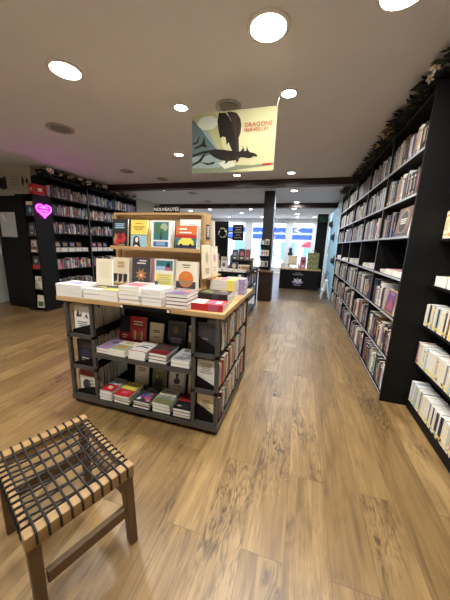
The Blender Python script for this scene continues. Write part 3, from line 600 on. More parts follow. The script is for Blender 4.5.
m = MB(); m.box(-.671, -.53, FY + .075, FY + .22, .886, .922, [CV('blue'), CV('pale-blue'), 'white_pages', 'white_pages', 'white_pages', 'white_pages']); m.face([(-.671, FY + .0745, .888), (-.53, FY + .0745, .888), (-.53, FY + .0745, .908), (-.671, FY + .0745, .908)], CV('blue'))
flat_book(up0(-1.805, .658), .16, .235, .012, 'white', [('p', [(.1, .6), (.25, .9), (.35, .65), (.5, .85), (.45, .6)], 'charcoal'), ('p', [(.55, .5), (.8, .75), (.9, .55), (.7, .62)], 'charcoal'), ('l', .15, .15, .85, .45, 4, 'grey')], 'white cover with black scribbles, top tier corner, far side rack', 'book', G)
flat_book(up0(-1.805, .369), .16, .225, .012, 'black', [('r', .1, .7, .9, .92, 'charcoal'), ('d', .5, .45, .3, 'navy'), ('l', .2, .1, .8, .3, 2, 'pale-grey')], 'black cover with navy disc, middle tier corner, far side rack', 'book', G)
flat_book(up0(-1.805, .089), .16, .225, .012, 'white', [('r', 0, .72, 1, 1, 'dark-red'), ('d', .45, .35, .28, 'charcoal', 1.2), ('l', .55, .1, .95, .6, 4, 'grey')], 'white cover with dark red top, bottom tier corner, far side rack', 'book', G)
# piles in the middle compartment
G = 'piles on the middle shelf of the display table'; y = FY + .018; z = .524
pile(2, -1.563, y, z, .117, .215, .022, 'beige', [('r', 0, 0, 1, 1, 'lilac'), ('p', [(.35, .62), (.75, .8), (.9, .62), (.7, .5), (.5, .58)], 'charcoal'), ('l', .1, .2, .6, .4, 3, 'rose')], 'mauve-beige paperback with dark animal shape, first pile on the middle shelf', G)
pile(2, -1.438, y, z, .155, .215, .022, 'ivory', [('r', 0, .1, 1, .6, 'sage'), ('d', .45, .4, .22, 'mustard'), ('l', .2, .7, .8, .9, 2, 'olive')], 'ivory and sage paperback, second pile on the middle shelf', G)
pile(3, -1.248, y, z, .15, .215, .021, 'white', [('p', [(.05, .42), (.3, .55), (.7, .5), (.85, .42), (.7, .38), (.85, .32), (.6, .42), (.3, .45), (.1, .36)], 'charcoal'), ('r', .0, .05, 1, .1, 'red'), ('r', .3, .6, .9, .66, 'grey')], 'white paperback with dark ribbon drawing, third pile on the middle shelf', G)
pile(3, -1.066, y, z, .155, .215, .025, 'charcoal', [('r', 0, 0, 1, .3, 'dark-red'), ('r', 0, .26, 1, .3, 'red'), ('d', .5, .42, .2, 'brown', .6), ('l', .3, .5, .7, .8, 3, 'dark-red')], 'dark paperback with red foot band, fourth pile on the middle shelf', G)
pile(2, -.872, y, z, .15, .215, .028, 'pale-grey', [('p', [(0, .1), (.4, .4), (.5, .25), (.9, .6), (1, .5), (1, .2), (.5, .05)], 'grey'), ('l', .2, .7, .8, .9, 2, 'charcoal'), ('r', .3, .45, .9, .5, 'charcoal')], 'grey landscape paperback, last pile on the middle shelf by the aisle rack', G)
G = 'piles on the bottom shelf of the display table'; z = .09
pile(3, -1.563, y, z, .12, .215, .027, 'pale-grey', [('r', 0, .05, 1, .5, 'red'), ('l', .2, .2, .8, .4, 3, 'ivory'), ('l', .2, .65, .8, .85, 2, 'grey')], 'pale paperback with red lower half, first pile on the bottom shelf', G)
pile(3, -1.418, y, z, .150, .215, .025, 'olive', [('r', 0, .45, 1, 1, 'yellow'), ('r', 0, 0, 1, .42, 'red'), ('l', .2, .15, .8, .35, 3, 'pink'), ('l', .2, .7, .8, .85, 2, 'sage')], 'red and yellow-green paperback, second pile on the bottom shelf', G)
pile(3, -1.226, y, z, .150, .215, .020, 'charcoal', [('d', .3, .35, .22, 'purple'), ('d', .65, .3, .2, 'rose'), ('d', .5, .5, .16, 'blue'), ('d', .2, .18, .12, 'white'), ('d', .8, .15, .12, 'pink'), ('d', .7, .55, .1, 'orange'), ('l', .1, .75, .9, .95, 3, 'sage')], 'dark paperback with colourful blossoms, third pile on the bottom shelf', G)
pile(3, -1.046, y, z, .155, .215, .027, 'sage', [('r', 0, .55, 1, 1, 'ivory'), ('r', 0, 0, 1, .3, 'olive'), ('p', [(.1, .3), (.3, .55), (.45, .4), (.7, .6), (.9, .3)], 'grey'), ('l', .2, .7, .8, .85, 2, 'grey')], 'paperback with grey-green landscape cover, fourth pile on the bottom shelf', G)
pile(3, -.862, y, z, .148, .215, .025, 'black', [('r', 0, .5, 1, 1, 'dark-red'), ('r', 0, .48, 1, .54, 'red'), ('d', .25, .18, .14, 'sage', .6), ('l', .4, .1, .9, .3, 2, 'charcoal')], 'black and dark red paperback, bottom-shelf pile beside the aisle rack', G)
G = 'face-out books behind the piles of the display table'
uy = 1.93
def up(x, z, w, h, c, art, lab, tilt=9): flat_book(stand(x, uy, z, tilt), w, h, .018, c, art, lab, 'book', G)
up(-1.571, .5235, .112, .235, 'black', [('r', 0, 0, 1, .35, 'red'), ('l', .15, .1, .85, .28, 2, 'ivory'), ('l', .2, .55, .8, .8, 3, 'navy')], 'black face-out book with red foot behind the first middle-shelf pile')
up(-1.458, .5235, .165, .24, 'red', [('r', .12, .62, .88, .8, 'dark-red'), ('l', .15, .64, .85, .85, 2, 'cream')] + [('r', .15 + .14 * k, .1, .25 + .14 * k, .5 - .05 * (k % 3), ['tan', 'cream', 'orange'][k % 3]) for k in range(5)], 'red face-out book with row of cream figures behind the second middle-shelf pile')
up(-1.25, .5235, .135, .205, 'cream', [('r', 0, .08, 1, .14, 'red'), ('l', .2, .55, .8, .7, 2, 'charcoal'), ('l', .2, .3, .8, .42, 1, 'grey')], 'cream face-out book with red line behind the third middle-shelf pile')
up(-1.068, .5235, .165, .245, 'black', [('d', .45, .68, .16, 'brown', 1.3), ('l', .15, .1, .85, .4, 4, 'lilac'), ('r', .1, .92, .9, .95, 'brown')], 'black face-out book with small portrait behind the fourth middle-shelf pile')
up(-.868, .5235, .14, .22, 'cream', [('r', 0, 0, .6, .35, 'brown'), ('r', 0, .75, .5, .9, 'grey')], 'cream face-out book behind the last middle-shelf pile, by the aisle rack')
up(-1.425, .0895, .145, .225, 'ivory', [('l', .15, .6, .85, .8, 2, 'grey'), ('l', .3, .3, .7, .4, 1, 'pale-grey')], 'ivory face-out book behind the second bottom-shelf pile')
up(-1.235, .0895, .14, .225, 'olive', [('p', [(.15, .1), (.25, .45), (.35, .5), (.42, .35), (.5, .6), (.58, .4), (.75, .55), (.8, .1)], 'charcoal'), ('p', [(.3, .45), (.36, .62), (.42, .48)], 'yellow'), ('l', .2, .75, .8, .9, 2, 'sage')], 'olive face-out book with plant shapes behind the third bottom-shelf pile')
up(-1.065, .0895, .165, .235, 'pale-grey', [('r', .08, .06, .92, .94, 'white'), ('p', [(.35, .35), (.3, .5), (.45, .6), (.4, .75), (.6, .78), (.55, .62), (.7, .5), (.62, .35)], 'charcoal'), ('r', .25, .25, .8, .29, 'rose')], 'white face-out book with small black figure behind the fourth bottom-shelf pile')
up(-.868, .0895, .135, .23, 'cream', [('l', .2, .55, .8, .7, 2, 'tan'), ('l', .2, .3, .8, .4, 1, 'beige')], 'cream face-out book behind the last bottom-shelf pile, by the aisle rack')

# tabletop piles
G = 'piles along the front of the tabletop'; z = .9822; y = FY + .006
pile(3, X0 + .27, y + .0, z, .19, .262, .033, 'white', [('p', [(.1, .3), (.5, .9), (.9, .7), (.5, .2)], 'lilac'), ('l', .3, .1, .7, .3, 2, 'grey'), ('r', .2, .8, .45, .9, 'charcoal')], 'large white book with lilac cover, corner pile by the heart-sign side', G, rz=PI / 2)
pile(2, -1.637, y, z, .157, .22, .0405, 'pale-grey', [('p', [(0, .3), (1, .3), (1, .8), (0, .9)], 'charcoal'), ('p', [(.2, .45), (.9, .45), (.7, .6)], 'yellow')], 'grey book with dark and yellow cover, second pile from the far corner', G)
pile(2, -1.47, y, z, .157, .22, .0405, 'ivory', [('r', 0, 0, 1, .5, 'olive'), ('p', [(.1, .1), (.9, .1), (.7, .4), (.3, .35)], 'yellow'), ('r', 0, .5, 1, 1, 'charcoal')], 'ivory book with olive and yellow cover, third pile from the far corner', G)
pile(4, -1.30, y, z, .175, .225, .0315, 'ivory', [('r', 0, .1, 1, .8, 'pink'), ('l', .1, .2, .9, .7, 5, 'red'), ('r', .3, .85, .9, .92, 'beige')], 'cream book with pink and red cover, pile in front of the flower book', G)
pile(4, -1.10, y, z, .16, .225, .029, 'white', [('r', .0, .0, 1, .98, 'pale-grey'), ('l', .3, .65, .9, .85, 2, 'pale-blue')], 'thick white book, pile in front of the blue and yellow book', G)
for i in range(4):
    flat_book(lie(-.905 + .003 * (i % 2), y + .002 * i, z + i * .0266, .015 * (i % 2)), .165, .225, .0254, 'charcoal' if i == 3 else 'dark-red', [('r', 0, 0, 1, 1, 'grey'), ('p', [(.05, .05), (.8, .05), (.95, .4), (.4, .5)], 'purple'), ('p', [(.5, .5), (.9, .45), (.7, .8)], 'orange'), ('l', .1, .8, .8, .95, 2, 'navy')] if i == 3 else (),
              'book with dusky purple cover, topmost of the pile before the orange sun book' if i == 3 else 'dark-edged book, %s from the bottom of the pile before the orange sun book' % ORD[i], 'book', G)
Q = PI / 2; G = 'piles at the aisle end of the tabletop'
pile(2, -.478, FY + .035, z, .15, .235, .0245, 'red', [('r', .0, .6, .9, 1, 'ivory'), ('r', .1, .1, .8, .55, 'rose'), ('r', .3, .62, .6, .9, 'pale-grey'), ('l', .2, .1, .8, .3, 2, 'white')], 'red paperback with white cover corner, pile at the front aisle corner', G, rz=Q, spine_art=[(.15, .45, 'rose')])
pile(2, -.50, FY + .225, z, .175, .245, .043, 'black', [('p', [(.1, .5), (.6, .6), (.9, .9), (.3, .95)], 'olive'), ('p', [(.2, .1), (.8, .15), (.7, .45), (.3, .4)], 'charcoal'), ('r', .6, .2, .9, .4, 'tan')], 'thick black book with olive cover, pile behind the red paperbacks', G, rz=Q, spine_art=[(.3, .5, 'charcoal')])
pile(5, -.52, FY + .50, z, .17, .22, .031, 'white', [('r', 0, .55, 1, 1, 'orange'), ('r', 0, .3, 1, .6, 'rose'), ('r', 0, 0, 1, .32, 'yellow'), ('l', .2, .6, .8, .9, 2, 'ivory')], 'white book with orange and yellow cover, pile behind the black books', G, rz=Q, spine_art=[(0, .3, 'yellow')])
pile(5, -.47, FY + .70, z, .16, .2, .0285, 'lilac', [('r', 0, .2, 1, .8, 'beige'), ('l', .2, .3, .8, .6, 3, 'rose')], 'lilac and beige book, rearmost pile at the aisle end', G, rz=Q)
flat_book(stand(-1.632, 1.765, z + .0875, 5, .06), .15, .222, .02, 'ivory', [('l', .15, .3, .85, .9, 10, 'cream')], 'blank ivory book standing upright on the second tabletop pile from the far corner', 'book')

# ------------------------------------------------------------------ wooden riser
RX0, RX1 = -1.625, -.77
t = thing('book_riser', 'two-tier wooden book riser standing on the display table', 'riser', (-1.2, 2.1, .9822))
m = MB(); m.box(RX0 + .02, RX1 - .021, 2.05, 2.065, .983, 1.665, 'oak_x'); m.build('back_board', t)
m = MB(); m.box(RX0, RX1, 2.0, 2.19, 1.666, 1.684, 'oak_x'); m.build('top_board', t)
for x in (RX0, RX1 - .02):
    m = MB(); m.prism([(x, 2.0, .983), (x, 2.36, .983), (x, 2.36, 1.364), (x, 2.19, 1.364), (x, 2.17, 1.665), (x, 2.0, 1.665)], (.02, 0, 0), 'oak_z'); m.build('side_board', t)
for z0, yf in ((1.37, 1.905), (1.052, 1.875)):
    m = MB(); m.box(RX0 + .03, RX1, yf, 1.999, z0, z0 + .02, 'oak_x'); m.box(RX0 + .03, RX1 + .003, yf - .012, yf - .0005, z0, z0 + .03, 'oak_x'); m.build('ledge', t)
m = MB(); m.box(RX0 + .021, RX1 - .021, 1.90, 2.049, .983, 1.0, 'oak_x'); m.build('base_board', t)
m = MB(); m.box(RX1 + .001, RX1 + .05, 2.001, 2.36, 1.15, 1.1615, 'oak_y'); m.box(RX1 + .001, RX1 + .012, 2.001, 2.36, 1.12, 1.149, 'oak_y'); m.build('side_ledge', t)
m = MB(); m.box(-1.245, -1.0, 2.03, 2.04, 1.6845, 1.741, 'black'); m.text('NOUVEAUTÉS', Matrix(((1, 0, 0, -1.122), (0, 0, -1, 2.0292), (0, 1, 0, 1.712), (0, 0, 0, 1))), .037, 'cover_white')
tag(m.build('sign'), 'small black sign with white letters on top of the wooden riser', 'sign')
m = MB(); m.box(RX1 + .0005, RX1 + .004, 2.06, 2.13, 1.48, 1.60, 'cover_navy')
for k in range(5): m.face([(RX1 + .0042, 2.075, 1.50 + k * .018), (RX1 + .0042, 2.115, 1.50 + k * .018), (RX1 + .0042, 2.115, 1.51 + k * .018), (RX1 + .0042, 2.075, 1.51 + k * .018)], 'cover_white')
tag(m.build('tag_card'), 'small dark card with white print on the end of the wooden riser', 'card')
G = 'face-out books on the wooden riser'
def pair(x, z, y, w, h, c, art, lab, ex=.014, c2=None):
    flat_book(stand(x + ex, y + .028, z, 6), w - .006, h, .02, c2 or c, (), 'copy behind the ' + lab, 'book', G)
    flat_book(stand(x, y, z, 6), w, h, .022, c, art, lab, 'book', G)
zu, zl, yu, yl = 1.391, 1.073, 1.935, 1.908
pair(-1.585, zu, yu, .15, .232, 'black', [('p', [(.1, .1), (.35, .5), (.5, .42), (.75, .52), (.9, .3), (.7, .1), (.5, .2), (.3, .05)], 'red'), ('p', [(.05, .25), (.2, .5), (.3, .35), (.15, .1)], 'tan'), ('d', .5, .35, .16, 'dark-red'), ('l', .15, .65, .8, .85, 3, 'pale-blue'), ('r', .4, .04, .85, .1, 'olive')], 'black book with a red illustration on the upper riser tier')
pair(-1.402, zu, yu, .155, .225, 'yellow', [('r', 0, 0, 1, .47, 'teal'), ('r', .02, .0, .98, .45, 'pale-blue'), ('d', .36, .25, .2, 'black', 1.25), ('p', [(.1, 0), (.2, .3), (.5, .3), (.65, 0)], 'black'), ('d', .38, .28, .1, 'ivory', 1.4), ('p', [(.12, 0), (.35, .1), (.6, 0)], 'ivory'), ('l', .15, .62, .85, .78, 2, 'mustard'), ('l', .2, .84, .8, .9, 1, 'mustard')], 'yellow book with a dark-haired portrait on the upper riser tier')
pair(-1.205, zu, yu, .18, .225, 'white', [('r', .12, .3, .88, .94, 'teal'), ('d', .4, .72, .22, 'green'), ('d', .65, .75, .18, 'sage'), ('d', .5, .55, .2, 'green'), ('p', [(.45, .3), (.48, .6), (.54, .6), (.56, .3)], 'navy'), ('r', .12, .06, .88, .24, 'blue'), ('l', .2, .09, .8, .22, 2, 'pale-blue')], 'white book with a blue-green tree picture on the upper riser tier')
pair(-.978, zu, yu, .18, .185, 'teal', [('r', 0, .5, 1, 1, 'orange'), ('r', 0, .48, 1, .62, 'red'), ('r', .0, .0, 1, .2, 'navy'), ('p', [(.1, .18), (.15, .36), (.3, .48), (.72, .48), (.85, .36), (.88, .18)], 'yellow'), ('d', .26, .16, .08, 'black'), ('d', .72, .16, .08, 'black'), ('l', .08, .78, .6, .92, 1, 'white'), ('l', .08, .64, .85, .76, 1, 'white')], 'orange and blue book with a yellow car on the upper riser tier', .0, 'teal')
flat_book(stand(-.975, yu + .0535, zu, 4), .18, .24, .006, 'white', [('l', .4, .75, .8, .85, 2, 'pale-grey')], 'tall plain white book behind the yellow car book', 'book', G)
pair(-1.585, zl, yl, .17, .225, 'cream', [('r', .02, 0, .98, .42, 'ivory')] + [('p', [(.06 + .3 * k, .02), (.06 + .3 * k, .38), (.3 + .3 * k, .38), (.26 + .3 * k, .1)], 'charcoal') for k in range(3)] + [('l', .2, .6, .8, .85, 4, 'tan')], 'cream book with a dark photo strip on the lower riser tier')
pair(-1.385, zl, yl, .175, .232, 'charcoal', [('p', [(.5 + (.36 if k % 2 else .17) * math.cos(k * PI / 8), .38 + (.27 if k % 2 else .12) * math.sin(k * PI / 8)) for k in range(16)], 'tan'), ('d', .5, .36, .13, 'orange'), ('d', .5, .36, .06, 'cream'), ('l', .3, .86, .9, .93, 1, 'white'), ('l', .12, .76, .9, .84, 1, 'white'), ('p', [(.0, 0), (.1, .25), (.15, .0)], 'black')], 'dark grey book with a golden burst flower on the lower riser tier', .02, 'pink')
pair(-1.165, zl, yl, .175, .232, 'white', [('r', .06, .6, .94, .95, 'teal'), ('r', .06, .6, .55, .75, 'pale-blue'), ('d', .7, .78, .11, 'black', 1.2), ('p', [(.5, .6), (.6, .72), (.8, .72), (.94, .6)], 'rose'), ('r', .06, .05, .94, .48, 'yellow'), ('l', .12, .1, .88, .45, 5, 'sage'), ('r', .0, .02, .2, .2, 'teal')], 'white book with teal picture and yellow block on the lower riser tier')
pair(-.965, zl, yl, .175, .222, 'ivory', [('r', 0, 0, 1, .28, 'charcoal'), ('d', .5, .36, .38, 'orange', 1.0), ('p', [(.14, .3), (.3, .36), (.6, .3), (.86, .34), (.8, .18), (.5, .08), (.2, .18)], 'tan'), ('d', .5, .5, .14, 'mustard', .5), ('l', .2, .84, .8, .9, 1, 'brown'), ('l', .3, .76, .7, .81, 1, 'brown')], 'ivory book with an orange sun disc on the lower riser tier')
sideT = lambda y, z: Matrix(((0, -.05, .99875, RX1 + .02), (1, 0, 0, y), (0, .99875, .05, z), (0, 0, 0, 1)))
flat_book(sideT(1.93, 1.1625), .185, .27, .012, 'ivory', [('r', .08, .06, .92, .94, 'cream'), ('d', .5, .62, .2, 'beige', 1.3), ('d', .5, .62, .12, 'sage', 1.3), ('l', .2, .12, .8, .3, 3, 'tan')], 'cream book with oval emblem on the end ledge of the wooden riser', 'book', 'books on the end ledge of the wooden riser')
flat_book(sideT(2.13, 1.1625), .185, .26, .012, 'cream', [('r', .1, .08, .9, .92, 'ivory'), ('d', .5, .6, .16, 'pink', 1.3), ('l', .2, .12, .8, .3, 3, 'beige')], 'cream book with pink emblem, second on the end ledge of the wooden riser', 'book', 'books on the end ledge of the wooden riser')

m = MB(); m.box(RX0 + .021, RX1 - .021, 2.15, 2.36, 1.365, 1.38, 'oak_x'); m.build('rear_ledge', bpy.data.objects['book_riser'])
for k in range(4):
    T = Matrix(((-1, 0, 0, RX1 - .002 - k * .21), (0, -.1, .995, 2.285), (0, .995, .1, 1.3815), (0, 0, 0, 1)))
    flat_book(T, .18, .262, .02, ['white', 'pale-grey', 'ivory', 'white'][k], [('l', .2, .5, .8, .8, 3, 'grey')], '%s book on the rear upper tier of the riser, %s from the aisle end' % (['white', 'pale-grey', 'ivory', 'white'][k], ORD[k]), 'book', 'books on the rear tier of the wooden riser')
# ------------------------------------------------------------------ second table further down the aisle
t = thing('display_table', 'black display table further down the aisle loaded with books and gifts', 'display table', (-1.35, 5.2, 0))
m = MB(); m.box(-1.85, -.90, 4.55, 5.95, .90, .94, 'black_laminate'); m.build('tabletop', t)
for x in (-1.83, -.95):
    for y in (4.58, 5.89):
        m = MB(); m.box(x, x + .03, y, y + .03, .03, .899, 'black'); m.build('post', t)
for z in (.05, .33, .62):
    m = MB(); m.box(-1.83, -.92, 4.615, 5.885, z, z + .018, 'black'); m.build('shelf', t)
m = MB(); m.box(-1.39, -1.37, 4.62, 5.88, .07, .328, 'black'); m.box(-1.39, -1.37, 4.62, 5.88, .35, .618, 'black'); m.box(-1.39, -1.37, 4.62, 5.88, .64, .898, 'black'); m.build('divider', t)
for k, z in ((1, .349), (2, .639)):
    row('novel', 4.64, 5.85, -.93, -1, z, (.18, .225), (.03, .055), (.12, .14), ['charcoal', 'navy', 'grey', 'black', 'blue', 'white', 'purple', 'pale-grey'], lambda c, n, k=k: '%s novel, %s from the near corner, %s tier of the black display table' % (c, n, ['bottom', 'middle', 'top'][k]), 'book', 'novels in the side of the black display table', seed=60 + k)
m = MB(); m.box(-1.30, -.93, 4.95, 5.15, .941, 1.14, 'black'); tag(m.build('display_block'), 'black step block holding face-out books on the black display table', 'block')
G = 'face-out books on the black display table'
for i, (x, y, z, w, h, c, a, lb) in enumerate(((-1.30, 4.97, 1.141, .12, .2, 'charcoal', 'grey', 'charcoal face-out book at the heart-sign end of the step block'), (-1.17, 4.97, 1.141, .13, .22, 'black', 'rose', 'black face-out book with rosy motif on the step block'), (-1.03, 4.97, 1.141, .09, .21, 'dark-red', 'red', 'dark red face-out book at the aisle end of the step block'),
        (-1.28, 4.80, .941, .14, .17, 'navy', 'beige', 'navy face-out book in front of the step block'), (-1.135, 4.84, .941, .06, .12, 'ivory', 'brown', 'ivory face-out book with brown motif in front of the step block'), (-1.62, 4.72, .941, .13, .2, 'beige', 'charcoal', 'beige face-out book with dark figures beside the orange pile'), (-1.47, 4.78, .941, .12, .19, 'pale-grey', 'brown', 'pale grey face-out book beside the navy one'), (-1.76, 4.85, .941, .12, .26, 'rose', 'ivory', 'rose face-out book at the far end of the black display table'))):
    flat_book(stand(x, y, z, 10), w, h, .02, c, [('d', .5, .55, .28, a, 1.2), ('l', .15, .08, .85, .25, 2, 'ivory' if c != 'ivory' else 'grey')], lb, 'book', G)
for i, (x, y, n, w, l, c) in enumerate(((-1.75, 4.58, 2, .16, .21, 'beige'), (-1.56, 4.57, 2, .16, .2, 'white'), (-1.37, 4.58, 2, .17, .19, 'cream'), (-1.17, 4.57, 2, .22, .17, 'ivory'))):
    pile(n, x, y, .941, w, l, .02, c, [('l', .15, .3, .85, .8, 4, 'grey')], '%s paperback, %s pile along the front of the black display table' % (c, ORD[i]), 'front piles of the black display table')
for x, y, z1, c, lb in ((-1.0, 5.3, 1.18, 'beige', 'beige gift box at the aisle side of the black display table'), (-.99, 4.83, 1.06, 'tan', 'tan gift box at the near aisle corner of the black display table'), (-1.25, 5.5, 1.22, 'brown', 'brown gift box behind the step block')):
    m = MB(); m.box(x - .07, x + .07, y - .06, y + .06, .941, z1 - .022, CV(c)); m.box(x - .073, x + .073, y - .063, y + .063, z1 - .0215, z1, CV('ivory')); tag(m.build('gift_box'), lb, 'box', 'gift boxes on the black display table')
for i, (x, y, w, h, c, a, lb) in enumerate(((-1.80, 5.15, .16, .30, 'pale-grey', 'charcoal', 'pale grey picture book standing far back on the black display table'), (-1.60, 5.2, .15, .24, 'beige', 'brown', 'beige picture book standing behind the dark figures book'), (-1.27, 5.34, .13, .30, 'white', 'red', 'white book with red motif standing behind the step block'), (-1.42, 5.25, .10, .28, 'charcoal', 'tan', 'narrow charcoal book standing behind the navy one'))):
    flat_book(stand(x, y, .941, 8), w, h, .02, c, [('d', .5, .55, .3, a, 1.2), ('l', .15, .08, .85, .25, 2, 'grey')], lb, 'book', G)
# signs and wreaths behind
t = thing('hanging_sign', 'black hanging sign with white lines of text behind the black display table', 'sign', (-1.5, 6.2, 1.53))
m = MB(); m.box(-1.635, -1.365, 6.2, 6.215, 1.53, 1.90, 'black')
for k, (w, h) in enumerate(((.09, .02), (.07, .03), (.1, .03), (.06, .02), (.09, .02))): m.face([(-1.5 - w, 6.1995, 1.83 - k * .06), (-1.5 + w, 6.1995, 1.83 - k * .06), (-1.5 + w, 6.1995, 1.83 - k * .06 + h), (-1.5 - w, 6.1995, 1.83 - k * .06 + h)], 'cover_grey')
m.build('board', t)
for x in (-1.62, -1.38):
    m = MB(); m.tube([(x, 6.207, 1.9), (x, 6.207, CEIL - .001)], .002, 'chrome', 5); m.build('hanging_wire', t)
m = MB(); m.box(-2.28, -1.90, 6.7, 6.78, 0, 2.02, 'black_laminate'); tag(m.build('display_board'), 'tall black panel carrying a pale wreath beyond the wooden riser', 'panel')
def wreath(x, y, z, r, mats, lab, seed, wire=False):
    t = thing('hanging_wreath', lab, 'wreath', (x, y, z - r)); q = random.Random(seed)
    m = MB(); m.tube([(x + r * .75 * math.cos(a), y, z + r * .75 * math.sin(a)) for a in [2 * PI * k / 20 for k in range(20)]], r * .12, 'leaf_mid', 6, True); m.build('ring', t)
    m = MB()
    for k in range(90):
        a = q.uniform(0, 2 * PI); leaf(m, (x + r * .75 * math.cos(a), y - q.uniform(.0, .02), z + r * .75 * math.sin(a)), (math.cos(a + q.uniform(-1.5, 1.5)), q.uniform(-.6, .02), math.sin(a + q.uniform(-1.5, 1.5))), r * .4, r * .13, q.choice(mats))
    m.build('foliage', t)
    if wire:
        m = MB(); m.tube([(x, y, z + r * .8), (x, y, CEIL - .001)], .002, 'chrome', 5); m.build('hanging_wire', t)
wreath(-2.03, 6.665, 1.72, .13, ['petal_white', 'petal_white', 'leaf_lime'], 'pale dried wreath on the tall black panel', 3)
wreath(-1.75, 6.45, 1.67, .11, ['leaf_lime', 'leaf_lime', 'petal_yellow'], 'lime green wreath hanging beside the black sign', 4, True)

# pedestal with card rack before the pillar
t = thing('pedestal', 'dark brown pedestal table in front of the square pillar', 'pedestal', (-.84, 6.78, 0))
m = MB(); m.box(-1.06, -.66, 6.55, 6.99, .76, .79, 'cover_brown'); m.build('tabletop', t)
m = MB(); m.box(-1.0, -.66, 6.6, 6.99, 0, .759, 'dark_beam'); m.build('body', t)
t = thing('card_rack', 'three-tier black wire card rack on the pedestal before the pillar', 'rack', (-.91, 6.85, .791))
for x in (-1.02, -.80):
    m = MB(); m.tube([(x, 6.9, .791), (x, 6.9, 1.62)], .006, 'black', 6); m.build('post', t)
for z in (.84, 1.12, 1.40):
    m = MB(); m.box(-1.03, -.79, 6.80, 6.893, z, z + .008, 'black'); m.box(-1.03, -.79, 6.795, 6.7995, z, z + .05, 'black'); m.build('tray', t)
for i, (x, z, c, a) in enumerate(((-1.02, .849, 'ivory', 'sage'), (-.91, .849, 'pale-grey', 'charcoal'), (-1.02, 1.129, 'white', 'pink'), (-.91, 1.129, 'ivory', 'tan'), (-1.02, 1.409, 'charcoal', 'pale-grey'), (-.91, 1.409, 'beige', 'charcoal'))):
    T = stand(x, 6.845, z, 8); m = MB(); m.box(0, .1, 0, .19, 0, .004, CV(c), T); m.face([T @ Vector(p) for p in ((.02, .05, .0042), (.08, .05, .0042), (.08, .15, .0042), (.02, .15, .0042))], CV(a))
    tag(m.build('greeting_card'), '%s greeting card with %s motif, %s tier of the card rack' % (c, a, ['bottom', 'bottom', 'middle', 'middle', 'top', 'top'][i]), 'card', 'greeting cards in the card rack')
t = thing('hook_rail', 'row of pegs with small goods on the window side of the pillar', 'hook rail', (-.75, 7.2, 1.0))
for k in range(7):
    m = MB(); z = 1.05 + k * .22; m.tube([(-.759, 7.18, z), (-.70, 7.18, z + .01)], .006, 'black', 5); m.build('peg', t)
    m = MB(); m.box(-.72, -.71, 7.12, 7.24, z - .13, z - .008, CV(['navy', 'charcoal', 'teal', 'white', 'black', 'blue', 'charcoal'][k])); m.build('packet', t)

# ------------------------------------------------------------------ low counter by the window
t = thing('counter', 'low black counter with tan top in front of the shop window', 'counter', (.02, 9.3, 0))
m = MB(); m.box(-.63, .66, 9.0, 9.6, 0, .655, 'black_laminate'); m.build('body', t)
m = MB(); m.box(-.66, .69, 8.97, 9.62, .656, .69, 'oak_x'); m.build('top', t)
m = MB(); yy = 8.9975
for k in range(5):
    a = PI / 2 + (k - 2) * .62; c0 = Vector((-.02, yy, .2)); d = Vector((math.cos(a), 0, math.sin(a))); s = Vector((d.z, 0, -d.x))
    m.face([c0 + s * .012, c0 + d * .14 + s * .045, c0 + d * .2, c0 + d * .14 - s * .045, c0 - s * .012], 'cover_white' if k % 2 else 'cover_lilac')
m.face([(-.14, yy, .13), (.10, yy, .13), (.10, yy, .16), (-.14, yy, .16)], 'cover_lilac'); m.face([(-.2, yy, .49), (.16, yy, .49), (.16, yy, .52), (-.2, yy, .52)], 'cover_grey'); m.face([(-.12, yy, .55), (.08, yy, .55), (.08, yy, .57), (-.12, yy, .57)], 'cover_grey'); m.build('emblem', t)
for i, (x, n, c) in enumerate(((-.62, 5, 'white'), (-.40, 2, 'cream'))): pile(n, x, 8.99, .6905, .16, .21, .035, c, [('r', .1, .1, .9, .9, 'beige')], '%s book on the low counter' % c, 'books on the low counter')
t = thing('easel_chair', 'beige wicker display chair on the low counter', 'display chair', (-.24, 9.3, .6905))
m = MB(); m.box(-.41, -.09, 9.22, 9.47, .80, .86, 'cover_beige'); m.build('seat', t, .01)
m = MB(); m.box(-.40, -.10, 9.44, 9.475, .861, 1.12, 'cover_cream'); m.build('backrest', t, .015)
for x in (-.39, -.13):
    for y in (9.24, 9.43):
        m = MB(); m.box(x, x + .025, y, y + .025, .691, .799, 'cover_tan'); m.build('leg', t)
t = thing('table_lamp', 'dark bust-shaped lamp standing behind the wicker display chair', 'lamp', (-.36, 9.575, .6905))
m = MB(); m.lathe((-.36, 9.575, 0), [(0, .691), (.05, .691), (.05, .71), (.02, .74), (.02, 1.08), (.05, 1.1), (.09, 1.14), (.085, 1.2), (.05, 1.24), (.06, 1.28), (.065, 1.33), (.04, 1.38), (0, 1.39)], 'cover_charcoal', 14); m.build('body', t)
flat_book(stand(.01, 9.25, .6905, 8), .2, .4, .03, 'rose', [('d', .5, .6, .3, 'dark-red', 1.3), ('l', .2, .1, .8, .3, 2, 'ivory')], 'rose book standing upright on the low counter', 'book')
t = thing('bottle', 'small white bottle in front of the rose book on the low counter', 'bottle', (-.03, 9.1, .6905)); m = MB(); m.lathe((-.03, 9.1, 0), [(0, .691), (.035, .691), (.035, .83), (.015, .86), (.015, .89)], 'cover_white', 12); m.build('body', t); m = MB(); m.lathe((-.03, 9.1, 0), [(.018, .891), (.018, .92), (0, .92)], 'cover_rose', 10); m.build('cap', t)
t = thing('gift_bag', 'olive green patterned gift bag on the end of the low counter', 'bag', (.42, 9.3, .6905))
m = MB(); m.prism([(.24, 9.22, .691), (.61, 9.22, .691), (.61, 9.36, .691), (.24, 9.36, .691)], (0, 0, .55), 'cover_olive')
